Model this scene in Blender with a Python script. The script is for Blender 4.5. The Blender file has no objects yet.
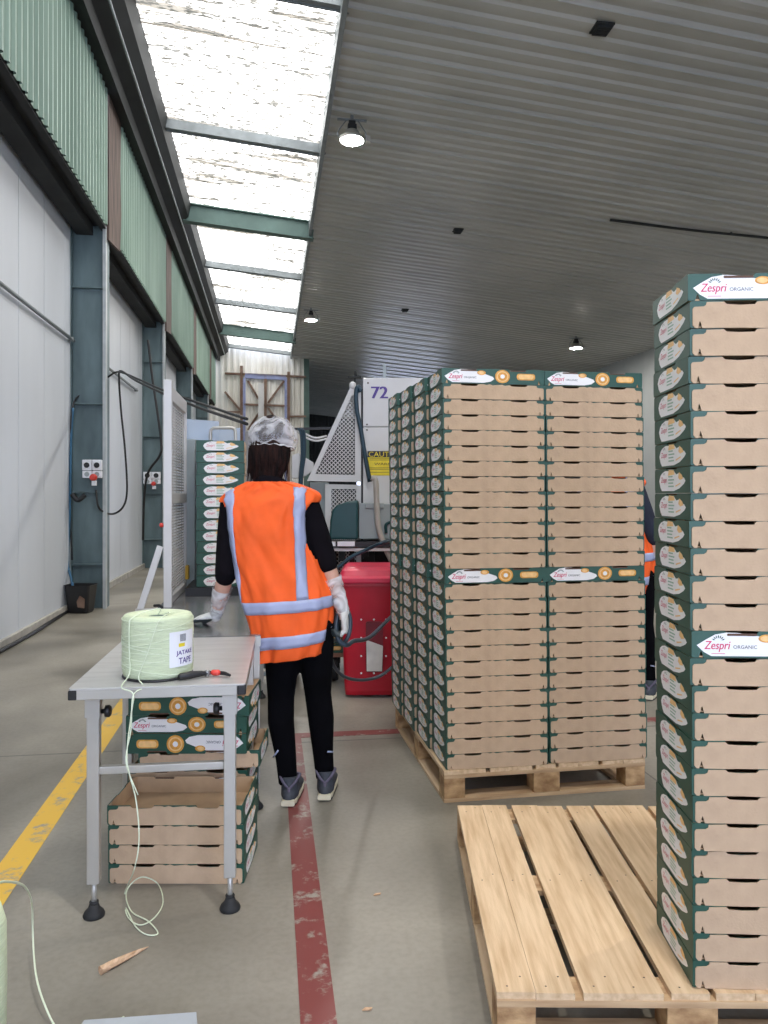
import bpy, bmesh, math, random
from mathutils import Vector, Matrix, noise
R = random.Random(7)
PI = math.pi
S = bpy.context.scene
COL = S.collection
F = 770.0; CX = 384.0; HY = 495.0; EYE = 1.42
A = math.radians(8.4); CA, SA = math.cos(A), math.sin(A)

def W(px, py, D):
    return Vector(((px-CX)/F*D, D, EYE+(HY-py)/F*D))
def HW(x, y, z=0.0):
    return Vector((x*CA-y*SA, x*SA+y*CA, z))
def lin(c):
    return tuple(((v/255)/12.92 if v/255 <= .04045 else ((v/255+.055)/1.055)**2.4) for v in c)

# ---------------------------------------------------------------- materials
def mat(name, rgb, rough=.6, metal=0.0, var=0.08, scale=8.0, bump=0.0, bscale=60.0, spec=None, stretch=(1, 1, 1), rgb2=None, lo=.35, hi=.65, coat=0, alpha=None, trans=0, coord='Object'):
    m = bpy.data.materials.new(name); m.use_nodes = True
    nt = m.node_tree; N = nt.nodes; L = nt.links
    b = N['Principled BSDF']
    b.inputs['Roughness'].default_value = rough; b.inputs['Metallic'].default_value = metal
    if spec is not None: b.inputs['Specular IOR Level'].default_value = spec
    if coat: b.inputs['Coat Weight'].default_value = coat
    if alpha is not None: b.inputs['Alpha'].default_value = alpha
    if trans: b.inputs['Transmission Weight'].default_value = trans
    c = lin(rgb)
    tc = N.new('ShaderNodeTexCoord'); mp = N.new('ShaderNodeMapping')
    mp.inputs['Scale'].default_value = stretch
    L.new(tc.outputs[coord], mp.inputs['Vector'])
    if var or rgb2:
        nz = N.new('ShaderNodeTexNoise'); nz.inputs['Scale'].default_value = scale; nz.inputs['Detail'].default_value = 5
        L.new(mp.outputs[0], nz.inputs['Vector'])
        rp = N.new('ShaderNodeValToRGB')
        c2 = lin(rgb2) if rgb2 else tuple(v*(1-2*var) for v in c)
        c1 = c if rgb2 else tuple(min(1, v*(1+var)) for v in c)
        rp.color_ramp.elements[0].position = lo; rp.color_ramp.elements[1].position = hi
        rp.color_ramp.elements[0].color = (*c2, 1); rp.color_ramp.elements[1].color = (*c1, 1)
        L.new(nz.outputs['Fac'], rp.inputs[0]); L.new(rp.outputs[0], b.inputs['Base Color'])
    else:
        b.inputs['Base Color'].default_value = (*c, 1)
    if bump:
        n2 = N.new('ShaderNodeTexNoise'); n2.inputs['Scale'].default_value = bscale; n2.inputs['Detail'].default_value = 3
        L.new(mp.outputs[0], n2.inputs['Vector'])
        bp = N.new('ShaderNodeBump'); bp.inputs['Strength'].default_value = bump; bp.inputs['Distance'].default_value = .01
        L.new(n2.outputs['Fac'], bp.inputs['Height']); L.new(bp.outputs[0], b.inputs['Normal'])
    return m

def emat(name, rgb, k):
    m = bpy.data.materials.new(name); m.use_nodes = True
    b = m.node_tree.nodes['Principled BSDF']; c = lin(rgb)
    b.inputs['Base Color'].default_value = (.8, .8, .8, 1)
    b.inputs['Emission Color'].default_value = (*c, 1); b.inputs['Emission Strength'].default_value = k
    return m

KRAFT = mat('kraft_board', (194, 166, 136), .8, var=.05, scale=14, bump=.15, bscale=90)
KRAFT_IN = mat('kraft_inner', (186, 156, 122), .85, var=.06, scale=10)
GREEN = mat('green_print', (34, 78, 64), .45, var=.06, scale=9)
WHITEP = mat('white_print', (236, 234, 232), .45, var=.02)
PINK = mat('pink_print', (206, 44, 92), .5, var=0)
DGREEN = mat('leaf_print', (20, 70, 58), .5, var=0)
LGREEN = mat('pale_leaf_print', (150, 182, 158), .5, var=0)
ORANGEP = mat('orange_print', (226, 160, 66), .5, var=.12, scale=60)
YELP = mat('pale_orange_print', (240, 196, 130), .5, var=.05, scale=60)
BROWNP = mat('brown_fruit_print', (92, 62, 44), .6, var=.1, scale=80)
INKP = mat('ink_print', (45, 52, 62), .5, var=0)
WOOD = mat('pallet_wood', (218, 190, 154), .7, var=0, rgb2=(188, 156, 118), scale=3.0, stretch=(14, 1.2, 14), bump=.12, bscale=30, lo=.3, hi=.62)
WOODX = mat('pallet_wood_cross', (204, 174, 136), .75, rgb2=(164, 130, 94), scale=3.0, stretch=(1.2, 14, 14), bump=.12, bscale=30, lo=.3, hi=.65)
WOODEND = mat('pallet_block_end', (206, 170, 124), .8, rgb2=(142, 106, 70), scale=11, stretch=(1, 1, 1.6), bump=.4, bscale=40)
NAIL = mat('nail', (90, 80, 72), .5, metal=.6, var=0)
STEEL = mat('brushed_steel', (198, 197, 194), .32, metal=.35, var=.05, scale=4, stretch=(1, 6, 1), bump=.03, bscale=50)
STEELD = mat('worn_steel_top', (158, 160, 160), .22, metal=.5, rgb2=(128, 130, 132), scale=5, bump=.03, bscale=40)
ALU = mat('aluminium', (186, 184, 178), .4, metal=.5, var=.04, scale=6)
BLACKP = mat('black_plastic', (24, 24, 26), .45, var=.05)
RUBBER = mat('rubber', (30, 31, 33), .7, var=.06)
POSTM = mat('blue_green_steel', (106, 126, 130), .5, rgb2=(76, 94, 98), scale=2.2, stretch=(2, 2, .6), bump=.05, bscale=20, lo=.3, hi=.7)
POSTE = mat('pale_flange_edge', (176, 182, 184), .5, var=.06)
RAFTM = mat('green_rafter', (88, 112, 106), .6, var=.08, scale=3)
PURL = mat('galvanised_purlin', (128, 134, 136), .5, metal=.3, var=.06)
PANELM = mat('white_insulated_panel', (214, 219, 226), .5, rgb2=(196, 201, 208), scale=.8, stretch=(1, 1, .35), lo=.3, hi=.75)
CLADM = mat('green_cladding', (138, 160, 146), .55, rgb2=(116, 140, 126), scale=1.2, stretch=(1, 1, .3))
RUST = mat('brown_board', (104, 88, 80), .8, rgb2=(72, 58, 52), scale=3, stretch=(4, 4, .6))
DARKST = mat('dark_steel', (27, 30, 30), .7, var=.15, scale=3)
SOFF = mat('dark_soffit', (36, 38, 38), .8, var=.2, scale=2)
CREAM = mat('cream_cladding', (238, 236, 230), .6, rgb2=(222, 218, 208), scale=1.2, stretch=(1, 1, .3))
RUSTST = mat('rusty_frame', (132, 108, 92), .75, rgb2=(98, 72, 58), scale=4)
BLUEST = mat('lilac_frame', (138, 146, 186), .55, var=.06)
FARW = mat('dark_corrugated', (70, 72, 72), .7, var=.1)
RWALL = mat('grey_white_wall', (168, 172, 172), .6, var=.04, scale=1)
MACH = mat('machine_grey', (200, 199, 198), .4, var=.03, scale=3)
MACHD = mat('machine_mid_grey', (150, 160, 162), .5, var=.05, scale=3)
TEAL = mat('teal_cover', (14, 62, 64), .4, var=.06, scale=6)
PURPLE = mat('purple_number', (74, 52, 132), .5, var=0)
CAUY = mat('caution_yellow', (226, 204, 44), .5, var=.05, scale=20)
RED = mat('red_bin_plastic', (180, 12, 38), .38, var=.05, scale=5, bump=.02)
REDL = mat('red_bin_lid', (214, 44, 76), .38, var=.05, scale=5)
REDP = mat('red_plastic', (206, 60, 50), .4, var=0)
HOSE = mat('blue_grey_hose', (52, 66, 78), .4, var=.05)
HOSEG = mat('grey_hose', (168, 164, 156), .45, var=.05)
TEALH = mat('dark_teal_hose', (24, 52, 66), .4, var=.05)
CABLE = mat('black_cable', (26, 27, 30), .5, var=0)
CABLEB = mat('blue_cable', (44, 92, 122), .5, var=.05)
TWINE = mat('pale_green_twine', (208, 220, 186), .55, var=.06, scale=20, stretch=(1, 1, 14), bump=.5, bscale=60)
TWINES = mat('twine_strand', (222, 232, 206), .5, var=.03)
LABELW = mat('white_label', (226, 228, 234), .5, var=.02)
SKIN = mat('skin', (206, 160, 138), .5, var=.05, scale=20, bump=.05)
VEST = mat('orange_vest', (240, 94, 26), .75, var=.06, scale=6, bump=.15, bscale=25)
REFL = mat('reflective_tape', (156, 164, 194), .4, var=.05, scale=10)
BLKF = mat('black_fabric', (14, 11, 16), .95, spec=.12, var=.15, scale=10, bump=.1, bscale=30)
NAVYF = mat('navy_fabric', (22, 28, 46), .85, var=.15, scale=10)
LEGG = mat('black_leggings', (6, 6, 10), .95, spec=.1, var=.2, scale=8)
HAIRM = mat('dark_brown_hair', (44, 24, 20), .75, spec=.15, rgb2=(12, 7, 7), scale=12, stretch=(7, 7, .8), bump=.9, bscale=40)
GLOVEM = mat('pale_glove', (206, 206, 202), .4, var=.08, scale=25, bump=.5, bscale=45)
GLOVED = mat('dark_glove_grip', (52, 62, 64), .6, var=.1, scale=25)
SHOEM = mat('charcoal_shoe', (58, 62, 70), .7, var=.1, scale=30, bump=.2)
SHOEC = mat('mauve_shoe_collar', (92, 86, 104), .8, var=.1, scale=30)
SOLEM = mat('cream_sole', (212, 204, 178), .6, var=.05)
YELL = mat('yellow_part', (214, 170, 50), .5, var=.05)
SPLINT = mat('splintered_wood', (222, 190, 158), .8, rgb2=(186, 146, 112), scale=10, stretch=(6, 1, 6), bump=.4)
PLATEM = mat('pale_sheet_metal', (186, 192, 198), .45, metal=.2, var=.04)

def clear_mat(name, rgb, a, rough=.2, wrinkle=0.0):
    m = bpy.data.materials.new(name); m.use_nodes = True
    nt = m.node_tree; N = nt.nodes; L = nt.links
    b = N['Principled BSDF']; b.inputs['Base Color'].default_value = (*lin(rgb), 1); b.inputs['Roughness'].default_value = rough
    t = N.new('ShaderNodeBsdfTransparent'); mx = N.new('ShaderNodeMixShader'); o = N['Material Output']
    mx.inputs[0].default_value = a
    if wrinkle:
        tc = N.new('ShaderNodeTexCoord'); nz = N.new('ShaderNodeTexNoise'); nz.inputs['Scale'].default_value = 11; nz.inputs['Detail'].default_value = 3
        nz.inputs['Distortion'].default_value = .9
        L.new(tc.outputs['Object'], nz.inputs['Vector'])
        rp = N.new('ShaderNodeValToRGB'); rp.color_ramp.elements[0].position = .42; rp.color_ramp.elements[1].position = .62
        rp.color_ramp.elements[0].color = (a-wrinkle,)*3+(1,); rp.color_ramp.elements[1].color = (min(1, a+wrinkle),)*3+(1,)
        L.new(nz.outputs['Fac'], rp.inputs[0]); L.new(rp.outputs[0], mx.inputs[0])
        bp = N.new('ShaderNodeBump'); bp.inputs['Strength'].default_value = .6; bp.inputs['Distance'].default_value = .01
        L.new(nz.outputs['Fac'], bp.inputs['Height']); L.new(bp.outputs[0], b.inputs['Normal'])
    L.new(t.outputs[0], mx.inputs[1]); L.new(b.outputs[0], mx.inputs[2]); L.new(mx.outputs[0], o.inputs[0])
    return m
NETM = clear_mat('hair_net_film', (228, 228, 232), .40, .5, .24)
CLEARP = clear_mat('clear_sleeve', (232, 232, 234), .55, .25, .3)
FILM = clear_mat('clear_plastic_sheet', (196, 212, 232), .55, .2)

# concrete floor
def concrete():
    m = bpy.data.materials.new('concrete'); m.use_nodes = True
    nt = m.node_tree; N = nt.nodes; L = nt.links; b = N['Principled BSDF']
    tc = N.new('ShaderNodeTexCoord')
    def nz(s, d, dist=0):
        n = N.new('ShaderNodeTexNoise'); n.inputs['Scale'].default_value = s; n.inputs['Detail'].default_value = d; n.inputs['Distortion'].default_value = dist
        L.new(tc.outputs['Object'], n.inputs['Vector']); return n
    a = nz(1.1, 8, .4); r1 = N.new('ShaderNodeValToRGB')
    e = r1.color_ramp.elements; e[0].position = .3; e[1].position = .72
    e[0].color = (*lin((124, 119, 108)), 1); e[1].color = (*lin((166, 160, 147)), 1)
    L.new(a.outputs['Fac'], r1.inputs[0])
    c = nz(.55, 4, .8); r2 = N.new('ShaderNodeValToRGB')
    e = r2.color_ramp.elements; e[0].position = .35; e[1].position = .6
    e[0].color = (.58, .57, .55, 1); e[1].color = (1, 1, 1, 1)
    L.new(c.outputs['Fac'], r2.inputs[0])
    f = nz(45, 4); r3 = N.new('ShaderNodeValToRGB'); e = r3.color_ramp.elements; e[0].position = .25; e[1].position = .6
    e[0].color = (.86, .86, .85, 1); e[1].color = (1, 1, 1, 1)
    L.new(f.outputs['Fac'], r3.inputs[0])
    m1 = N.new('ShaderNodeMix'); m1.data_type = 'RGBA'; m1.blend_type = 'MULTIPLY'; m1.inputs[0].default_value = 1
    L.new(r1.outputs[0], m1.inputs[6]); L.new(r2.outputs[0], m1.inputs[7])
    m2 = N.new('ShaderNodeMix'); m2.data_type = 'RGBA'; m2.blend_type = 'MULTIPLY'; m2.inputs[0].default_value = 1
    L.new(m1.outputs[2], m2.inputs[6]); L.new(r3.outputs[0], m2.inputs[7])
    # saw-cut joints at y=4.43 and x = -0.9 ... every 5 m
    sp = N.new('ShaderNodeSeparateXYZ'); L.new(tc.outputs['Object'], sp.inputs[0])
    def joint(out, off, per, w):
        s = N.new('ShaderNodeMath'); s.operation = 'SUBTRACT'; s.inputs[1].default_value = off; L.new(out, s.inputs[0])
        w_ = N.new('ShaderNodeMath'); w_.operation = 'WRAP'; w_.inputs[1].default_value = per/2; w_.inputs[2].default_value = -per/2; L.new(s.outputs[0], w_.inputs[0])
        ab = N.new('ShaderNodeMath'); ab.operation = 'ABSOLUTE'; L.new(w_.outputs[0], ab.inputs[0])
        lt = N.new('ShaderNodeMath'); lt.operation = 'LESS_THAN'; lt.inputs[1].default_value = w; L.new(ab.outputs[0], lt.inputs[0]); return lt
    j1 = joint(sp.outputs['Y'], 4.44, 6.0, .007); j2 = joint(sp.outputs['X'], 1.9, 6.0, .005)
    mxx = N.new('ShaderNodeMath'); mxx.operation = 'MAXIMUM'; L.new(j1.outputs[0], mxx.inputs[0]); L.new(j2.outputs[0], mxx.inputs[1])
    m3 = N.new('ShaderNodeMix'); m3.data_type = 'RGBA'; m3.inputs[7].default_value = (*lin((88, 84, 78)), 1)
    L.new(mxx.outputs[0], m3.inputs[0]); L.new(m2.outputs[2], m3.inputs[6])
    L.new(m3.outputs[2], b.inputs['Base Color'])
    rr = N.new('ShaderNodeMapRange'); rr.inputs[3].default_value = .3; rr.inputs[4].default_value = .6; L.new(a.outputs['Fac'], rr.inputs[0]); L.new(rr.outputs[0], b.inputs['Roughness'])
    bp = N.new('ShaderNodeBump'); bp.inputs['Strength'].default_value = .08; L.new(f.outputs['Fac'], bp.inputs['Height']); L.new(bp.outputs[0], b.inputs['Normal'])
    return m
CONC = concrete()

def paint(name, rgb, wear):
    m = bpy.data.materials.new(name); m.use_nodes = True
    nt = m.node_tree; N = nt.nodes; L = nt.links; b = N['Principled BSDF']; b.inputs['Roughness'].default_value = .5
    tc = N.new('ShaderNodeTexCoord'); n = N.new('ShaderNodeTexNoise'); n.inputs['Scale'].default_value = 9; n.inputs['Detail'].default_value = 10; n.inputs['Roughness'].default_value = .7
    L.new(tc.outputs['Object'], n.inputs['Vector']); r = N.new('ShaderNodeValToRGB'); e = r.color_ramp.elements
    e[0].position = wear; e[1].position = wear+.1
    e[0].color = (*lin((150, 144, 132)), 1); e[1].color = (*lin(rgb), 1)
    L.new(n.outputs['Fac'], r.inputs[0]); L.new(r.outputs[0], b.inputs['Base Color']); return m
YPAINT = paint('yellow_floor_paint', (222, 178, 62), .36)
RPAINT = paint('red_floor_paint', (122, 60, 56), .36)

# old translucent roof sheet: daylight through it, weathering with its own shape
def skysheet():
    m = bpy.data.materials.new('weathered_roof_light'); m.use_nodes = True
    nt = m.node_tree; N = nt.nodes; L = nt.links; b = N['Principled BSDF']
    tc = N.new('ShaderNodeTexCoord')
    def streak(sx, sy, sc, lo, hi, dark):
        mp = N.new('ShaderNodeMapping'); mp.inputs['Scale'].default_value = (sx, sy, 1); L.new(tc.outputs['Object'], mp.inputs[0])
        n = N.new('ShaderNodeTexNoise'); n.inputs['Scale'].default_value = sc; n.inputs['Detail'].default_value = 7; n.inputs['Roughness'].default_value = .65
        L.new(mp.outputs[0], n.inputs['Vector']); r = N.new('ShaderNodeValToRGB'); e = r.color_ramp.elements
        e[0].position = lo; e[1].position = hi; e[0].color = (*dark, 1); e[1].color = (1, 1, 1, 1); L.new(n.outputs['Fac'], r.inputs[0]); return r
    s1 = streak(3.2, 15, 2.6, .455, .53, (.055, .052, .046)); s2 = streak(.2, 4.5, 1.5, .41, .50, (.10, .09, .078))
    mu = N.new('ShaderNodeMix'); mu.data_type = 'RGBA'; mu.blend_type = 'MULTIPLY'; mu.inputs[0].default_value = 1
    L.new(s1.outputs[0], mu.inputs[6]); L.new(s2.outputs[0], mu.inputs[7])
    L.new(mu.outputs[2], b.inputs['Emission Color']); b.inputs['Emission Strength'].default_value = 4.6
    b.inputs['Base Color'].default_value = (.5, .5, .48, 1)
    return m
SKYM = skysheet()
CEILM = mat('ceiling_sheet', (176, 175, 168), .3, rgb2=(162, 162, 156), scale=.7, spec=.7)
LAMPE = emat('lamp_lens', (255, 250, 243), 420)

# ---------------------------------------------------------------- geometry helpers
def NB(): return bmesh.new()
def box(bm, x0, x1, y0, y1, z0, z1, mi=0, M=None):
    v = [bm.verts.new(Vector(p) if M is None else M @ Vector(p)) for p in
         ((x0, y0, z0), (x1, y0, z0), (x1, y1, z0), (x0, y1, z0), (x0, y0, z1), (x1, y0, z1), (x1, y1, z1), (x0, y1, z1))]
    for f in ((3, 2, 1, 0), (4, 5, 6, 7), (0, 1, 5, 4), (1, 2, 6, 5), (2, 3, 7, 6), (3, 0, 4, 7)):
        bm.faces.new([v[i] for i in f]).material_index = mi
def beam(bm, a, b, w, h, mi=0, up=(0, 0, 1)):
    a = Vector(a); b = Vector(b); t = (b-a).normalized(); u = Vector(up)
    s = t.cross(u)
    if s.length < 1e-4: s = t.cross(Vector((1, 0, 0)))
    s.normalize(); n = s.cross(t)
    v = []
    for p in (a, b):
        for i, j in ((-1, -1), (1, -1), (1, 1), (-1, 1)): v.append(bm.verts.new(p+s*i*w/2+n*j*h/2))
    for f in ((0, 1, 2, 3), (7, 6, 5, 4), (1, 0, 4, 5), (2, 1, 5, 6), (3, 2, 6, 7), (0, 3, 7, 4)):
        bm.faces.new([v[i] for i in f]).material_index = mi
def plate(bm, pts, o, u, v, t, mf=0, mb=0, ms=0):
    """outline pts (u,v); front face at o, thickness t backwards (front normal u x v)"""
    o = Vector(o); u = Vector(u); v = Vector(v); n = u.cross(v).normalized()
    fr = [bm.verts.new(o+u*a+v*b) for a, b in pts]
    f = bm.faces.new(fr); f.material_index = mf
    if t:
        bk = [bm.verts.new(o+u*a+v*b-n*t) for a, b in pts]
        g = bm.faces.new(bk[::-1]); g.material_index = mb
        k = len(pts)
        for i in range(k):
            j = (i+1) % k
            bm.faces.new((fr[j], fr[i], bk[i], bk[j])).material_index = ms
def disc(c, r, n=20, sx=1.0, sy=1.0, a0=0, a1=2*PI):
    full = abs(a1-a0) > 6.28
    k = n if full else n+1
    return [(c[0]+r*sx*math.cos(a0+(a1-a0)*i/n), c[1]+r*sy*math.sin(a0+(a1-a0)*i/n)) for i in range(k)]
def rrect(x0, x1, y0, y1, r, n=4):
    out = []
    for cx, cy, a in ((x1-r, y0+r, -PI/2), (x1-r, y1-r, 0), (x0+r, y1-r, PI/2), (x0+r, y0+r, PI)):
        for i in range(n+1): out.append((cx+r*math.cos(a+PI/2*i/n), cy+r*math.sin(a+PI/2*i/n)))
    return out
def catmull(P, k=8, closed=False):
    P = [Vector(p) for p in P]; out = []
    n = len(P)
    for i in range(n-1 if not closed else n):
        p0 = P[i-1] if (i > 0 or closed) else P[0]*2-P[1]
        p1 = P[i]; p2 = P[(i+1) % n]
        p3 = P[(i+2) % n] if (i+2 < n or closed) else P[-1]*2-P[-2]
        for j in range(k):
            t = j/k
            out.append(.5*((2*p1)+(-p0+p2)*t+(2*p0-5*p1+4*p2-p3)*t*t+(-p0+3*p1-3*p2+p3)*t**3))
    if not closed: out.append(P[-1])
    return out
def loft(bm, P, RX, RY=None, seg=10, mi=0, ref=(1, 0, 0), cap=True, round_ends=False, smooth=True):
    """ellipse rings along a path; RX along ref, RY across"""
    P = [Vector(p) for p in P]; RX = list(RX); RY = list(RY) if RY else list(RX)
    if round_ends:
        def ext(p, q, rx, ry):
            t = (p-q).normalized(); r = min(rx, ry); o = []
            for a in (.45, .8, .97): o.append((p+t*r*a, math.sqrt(1-a*a)))
            return o
        e0 = ext(P[0], P[1], RX[0], RY[0]); e1 = ext(P[-1], P[-2], RX[-1], RY[-1])
        a0, b0, a1, b1 = RX[0], RY[0], RX[-1], RY[-1]
        P = [x for x, _ in e0[::-1]]+P+[x for x, _ in e1]
        RX = [a0*s for _, s in e0[::-1]]+RX+[a1*s for _, s in e1]
        RY = [b0*s for _, s in e0[::-1]]+RY+[b1*s for _, s in e1]
    rings = []; s = Vector(ref)
    n = len(P)
    for i, p in enumerate(P):
        t = (P[min(i+1, n-1)]-P[max(i-1, 0)])
        t = t.normalized() if t.length > 1e-9 else Vector((0, 0, 1))
        s2 = s-t*s.dot(t)
        if s2.length < 1e-3: s2 = t.cross(Vector((0, 1, .3)))
        s2.normalize(); s = s2; q = t.cross(s2)
        rings.append([bm.verts.new(p+s2*RX[i]*math.cos(2*PI*k/seg)+q*RY[i]*math.sin(2*PI*k/seg)) for k in range(seg)])
    for a, b in zip(rings, rings[1:]):
        for k in range(seg):
            f = bm.faces.new((a[k], a[(k+1) % seg], b[(k+1) % seg], b[k])); f.material_index = mi; f.smooth = smooth
    if cap:
        bm.faces.new(rings[0][::-1]).material_index = mi; bm.faces.new(rings[-1]).material_index = mi
    return rings
def tube(bm, P, r, seg=8, mi=0, k=6, smooth_path=True):
    Q = catmull(P, k) if smooth_path and len(P) > 2 else [Vector(p) for p in P]
    loft(bm, Q, [r]*len(Q), seg=seg, mi=mi)
def lathe(bm, prof, seg=24, mi=0, M=None, o=(0, 0, 0), smooth=True):
    o = Vector(o); rings = []
    for r, z in prof:
        rings.append([bm.verts.new((M or Matrix()) @ (Vector((max(r, 1e-4)*math.cos(2*PI*k/seg), max(r, 1e-4)*math.sin(2*PI*k/seg), z)))+o) for k in range(seg)])
    for a, b in zip(rings, rings[1:]):
        for k in range(seg):
            f = bm.faces.new((a[k], a[(k+1) % seg], b[(k+1) % seg], b[k])); f.material_index = mi; f.smooth = smooth
    bm.faces.new(rings[0][::-1]).material_index = mi; bm.faces.new(rings[-1]).material_index = mi

_txt = {}
def text_faces(body):
    if body in _txt: return _txt[body]
    cu = bpy.data.curves.new('t', 'FONT'); cu.body = body; cu.resolution_u = 3
    o = bpy.data.objects.new('t', cu); COL.objects.link(o)
    bpy.context.view_layer.update()
    me = o.evaluated_get(bpy.context.evaluated_depsgraph_get()).to_mesh()
    vs = [(v.co.x, v.co.y) for v in me.vertices]; fs = [list(p.vertices) for p in me.polygons]
    o.evaluated_get(bpy.context.evaluated_depsgraph_get()).to_mesh_clear()
    bpy.data.objects.remove(o); bpy.data.curves.remove(cu)
    x0 = min(v[0] for v in vs); x1 = max(v[0] for v in vs); y0 = min(v[1] for v in vs); y1 = max(v[1] for v in vs)
    vs = [((a-x0)/(x1-x0), (b-y0)/(y1-y0)) for a, b in vs]
    _txt[body] = (vs, fs); return _txt[body]
def text(bm, body, o, u, v, x0, x1, y0, y1, mi, shear=0.0, rot180=False):
    vs, fs = text_faces(body); o = Vector(o); u = Vector(u); v = Vector(v)
    V = []
    for a, b in vs:
        if rot180: a, b = 1-a, 1-b
        V.append(bm.verts.new(o+u*(x0+(x1-x0)*a+shear*(b-.5)*(y1-y0))+v*(y0+(y1-y0)*b)))
    for f in fs:
        try:
            g = bm.faces.new([V[i] for i in f]); g.material_index = mi
        except ValueError: pass

def mesh(bm, name, mats):
    bmesh.ops.recalc_face_normals(bm, faces=bm.faces) if False else None
    me = bpy.data.meshes.new(name); bm.to_mesh(me); bm.free()
    for m in (mats if isinstance(mats, (list, tuple)) else [mats]): me.materials.append(m)
    return me
def obj(name, bm, mats, parent=None, loc=(0, 0, 0), rz=0.0, bevel=0.0, label=None, rot=None):
    me = bm if isinstance(bm, bpy.types.Mesh) else mesh(bm, name, mats)
    o = bpy.data.objects.new(name, me); COL.objects.link(o)
    o.location = loc; o.rotation_euler = rot if rot else (0, 0, rz)
    if parent: o.parent = parent
    if bevel:
        b = o.modifiers.new('Bevel', 'BEVEL'); b.width = bevel; b.segments = 2; b.limit_method = 'ANGLE'
    if label: o['label'] = label
    return o
def tag(o, label, cat, group=None):
    o['label'] = label; o['category'] = cat
    if group: o['group'] = group
    return o
def thing(name, label, cat, loc=(0, 0, 0), rz=0.0, group=None):
    o = bpy.data.objects.new(name, None); COL.objects.link(o); o.empty_display_size = .1
    o.location = loc; o.rotation_euler = (0, 0, rz); return tag(o, label, cat, group)
def struct(name, bm, mats, hall=True, **k):
    o = obj(name, bm, mats, rz=A if hall else 0, **k); o['kind'] = 'structure'; return o
def copy_tree(o, parent=None):
    c = o.copy(); COL.objects.link(c)
    if parent: c.parent = parent
    for ch in list(o.children): copy_tree(ch, c)
    return c
def remesh(bm, name, voxel, mats, smooth_it=2, parent=None, label=None):
    me = mesh(bm, name, mats)
    o = bpy.data.objects.new(name+'_src', me); COL.objects.link(o)
    m = o.modifiers.new('r', 'REMESH'); m.mode = 'VOXEL'; m.voxel_size = voxel; m.use_smooth_shade = True
    if smooth_it:
        s = o.modifiers.new('s', 'SMOOTH'); s.factor = .5; s.iterations = smooth_it
    bpy.context.view_layer.update()
    dg = bpy.context.evaluated_depsgraph_get()
    nm = bpy.data.meshes.new_from_object(o.evaluated_get(dg)); bpy.data.objects.remove(o)
    nm.materials.clear()
    for q in (mats if isinstance(mats, (list, tuple)) else [mats]): nm.materials.append(q)
    for p in nm.polygons: p.use_smooth = True
    n = bpy.data.objects.new(name, nm); COL.objects.link(n)
    if parent: n.parent = parent
    if label: n['label'] = label
    return n
# ---------------------------------------------------------------- the hall (local hall coordinates, turned by A)
def zc(x): return 6.6-.1*(x-.8)
bm = NB(); box(bm, -3.2, 11, -5, 50, -.2, 0); struct('floor', bm, CONC)
bm = NB(); box(bm, -1.03, -.915, -2, 16, .0005, .002); struct('trim_1', bm, YPAINT)['label'] = 'worn yellow walkway line on the floor'
bm = NB(); box(bm, .08, .178, -1, 4.52, .0005, .002); box(bm, .08, 6, 4.52, 4.61, .0005, .002)
struct('trim_2', bm, RPAINT)['label'] = 'worn red floor line with its cross line'

# ceiling: corrugated sheets falling gently to the right
bm = NB(); prof = []
y = -5.0; per = .235; i = 0
while y < 48.5:
    d = .026
    prof += [(y, 0), (y+.09, 0), (y+.125, d), (y+.2, d)]
    y += per; i += 1
    if i % 3 == 0:
        prof += [(y, 0), (y+.002, -.018), (y+.014, -.018), (y+.016, .07), (y+.024, .07)]
        y += .025
va = [bm.verts.new((.78, p, zc(.78)+q)) for p, q in prof]; vb = [bm.verts.new((11, p, zc(11)+q)) for p, q in prof]
for i in range(len(prof)-1): bm.faces.new((va[i], va[i+1], vb[i+1], vb[i]))
box(bm, .76, 11, -5, 48.5, 6.9, 6.95)
struct('ceiling', bm, CEILM)
# skylight strip
bm = NB()
y = -5.0; k = 0; prev = None
sl = lambda x: 6.66-.1*(x-.8)
rows = []
while y < 29.0:
    z = .03*math.sin(y/.0762*PI/1.0*.5)
    rows.append((y, z)); y += .05
for (y0, z0), (y1, z1) in zip(rows, rows[1:]):
    q = [bm.verts.new((x, yy, sl(x)+.12+zz)) for x, yy, zz in ((-1.58, y0, z0), (.82, y0, z0), (.82, y1, z1), (-1.58, y1, z1))]
    bm.faces.new(q[::-1])
struct('window_1', bm, SKYM)['label'] = 'long weathered translucent roof light strip'
n = 3
for yy in (-2.3, 1.2, 8.2, 11.75, 18.7, 22.2, 28.8):
    bm = NB(); beam(bm, (-1.6, yy, sl(-1.6)+.02), (.84, yy, sl(.84)+.02), .09, .14)
    beam(bm, (-1.6, yy+.045, sl(-1.6)-.05), (.84, yy+.045, sl(.84)-.05), .02, .03)
    struct('trim_%d' % n, bm, PURL)['label'] = 'grey purlin under the roof light'; n += 1
for yy in (4.7, 15.15, 25.6):
    bm = NB(); beam(bm, (-1.7, yy, sl(-1.6)-.06), (.84, yy, sl(.84)-.06), .05, .34)
    beam(bm, (-1.7, yy, sl(-1.6)-.23), (.84, yy, sl(.84)-.23), .2, .02); beam(bm, (-1.7, yy, sl(-1.6)+.1), (.84, yy, sl(.84)+.1), .2, .02)
    struct('trim_%d' % n, bm, RAFTM)['label'] = 'green steel rafter under the roof light'; n += 1
bm = NB()  # trim beam between skylight and ceiling with scalloped sheet ends
box(bm, .74, .8, -5, 29, 6.5, 6.85)
struct('trim_%d' % n, bm, PURL); n += 1
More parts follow.
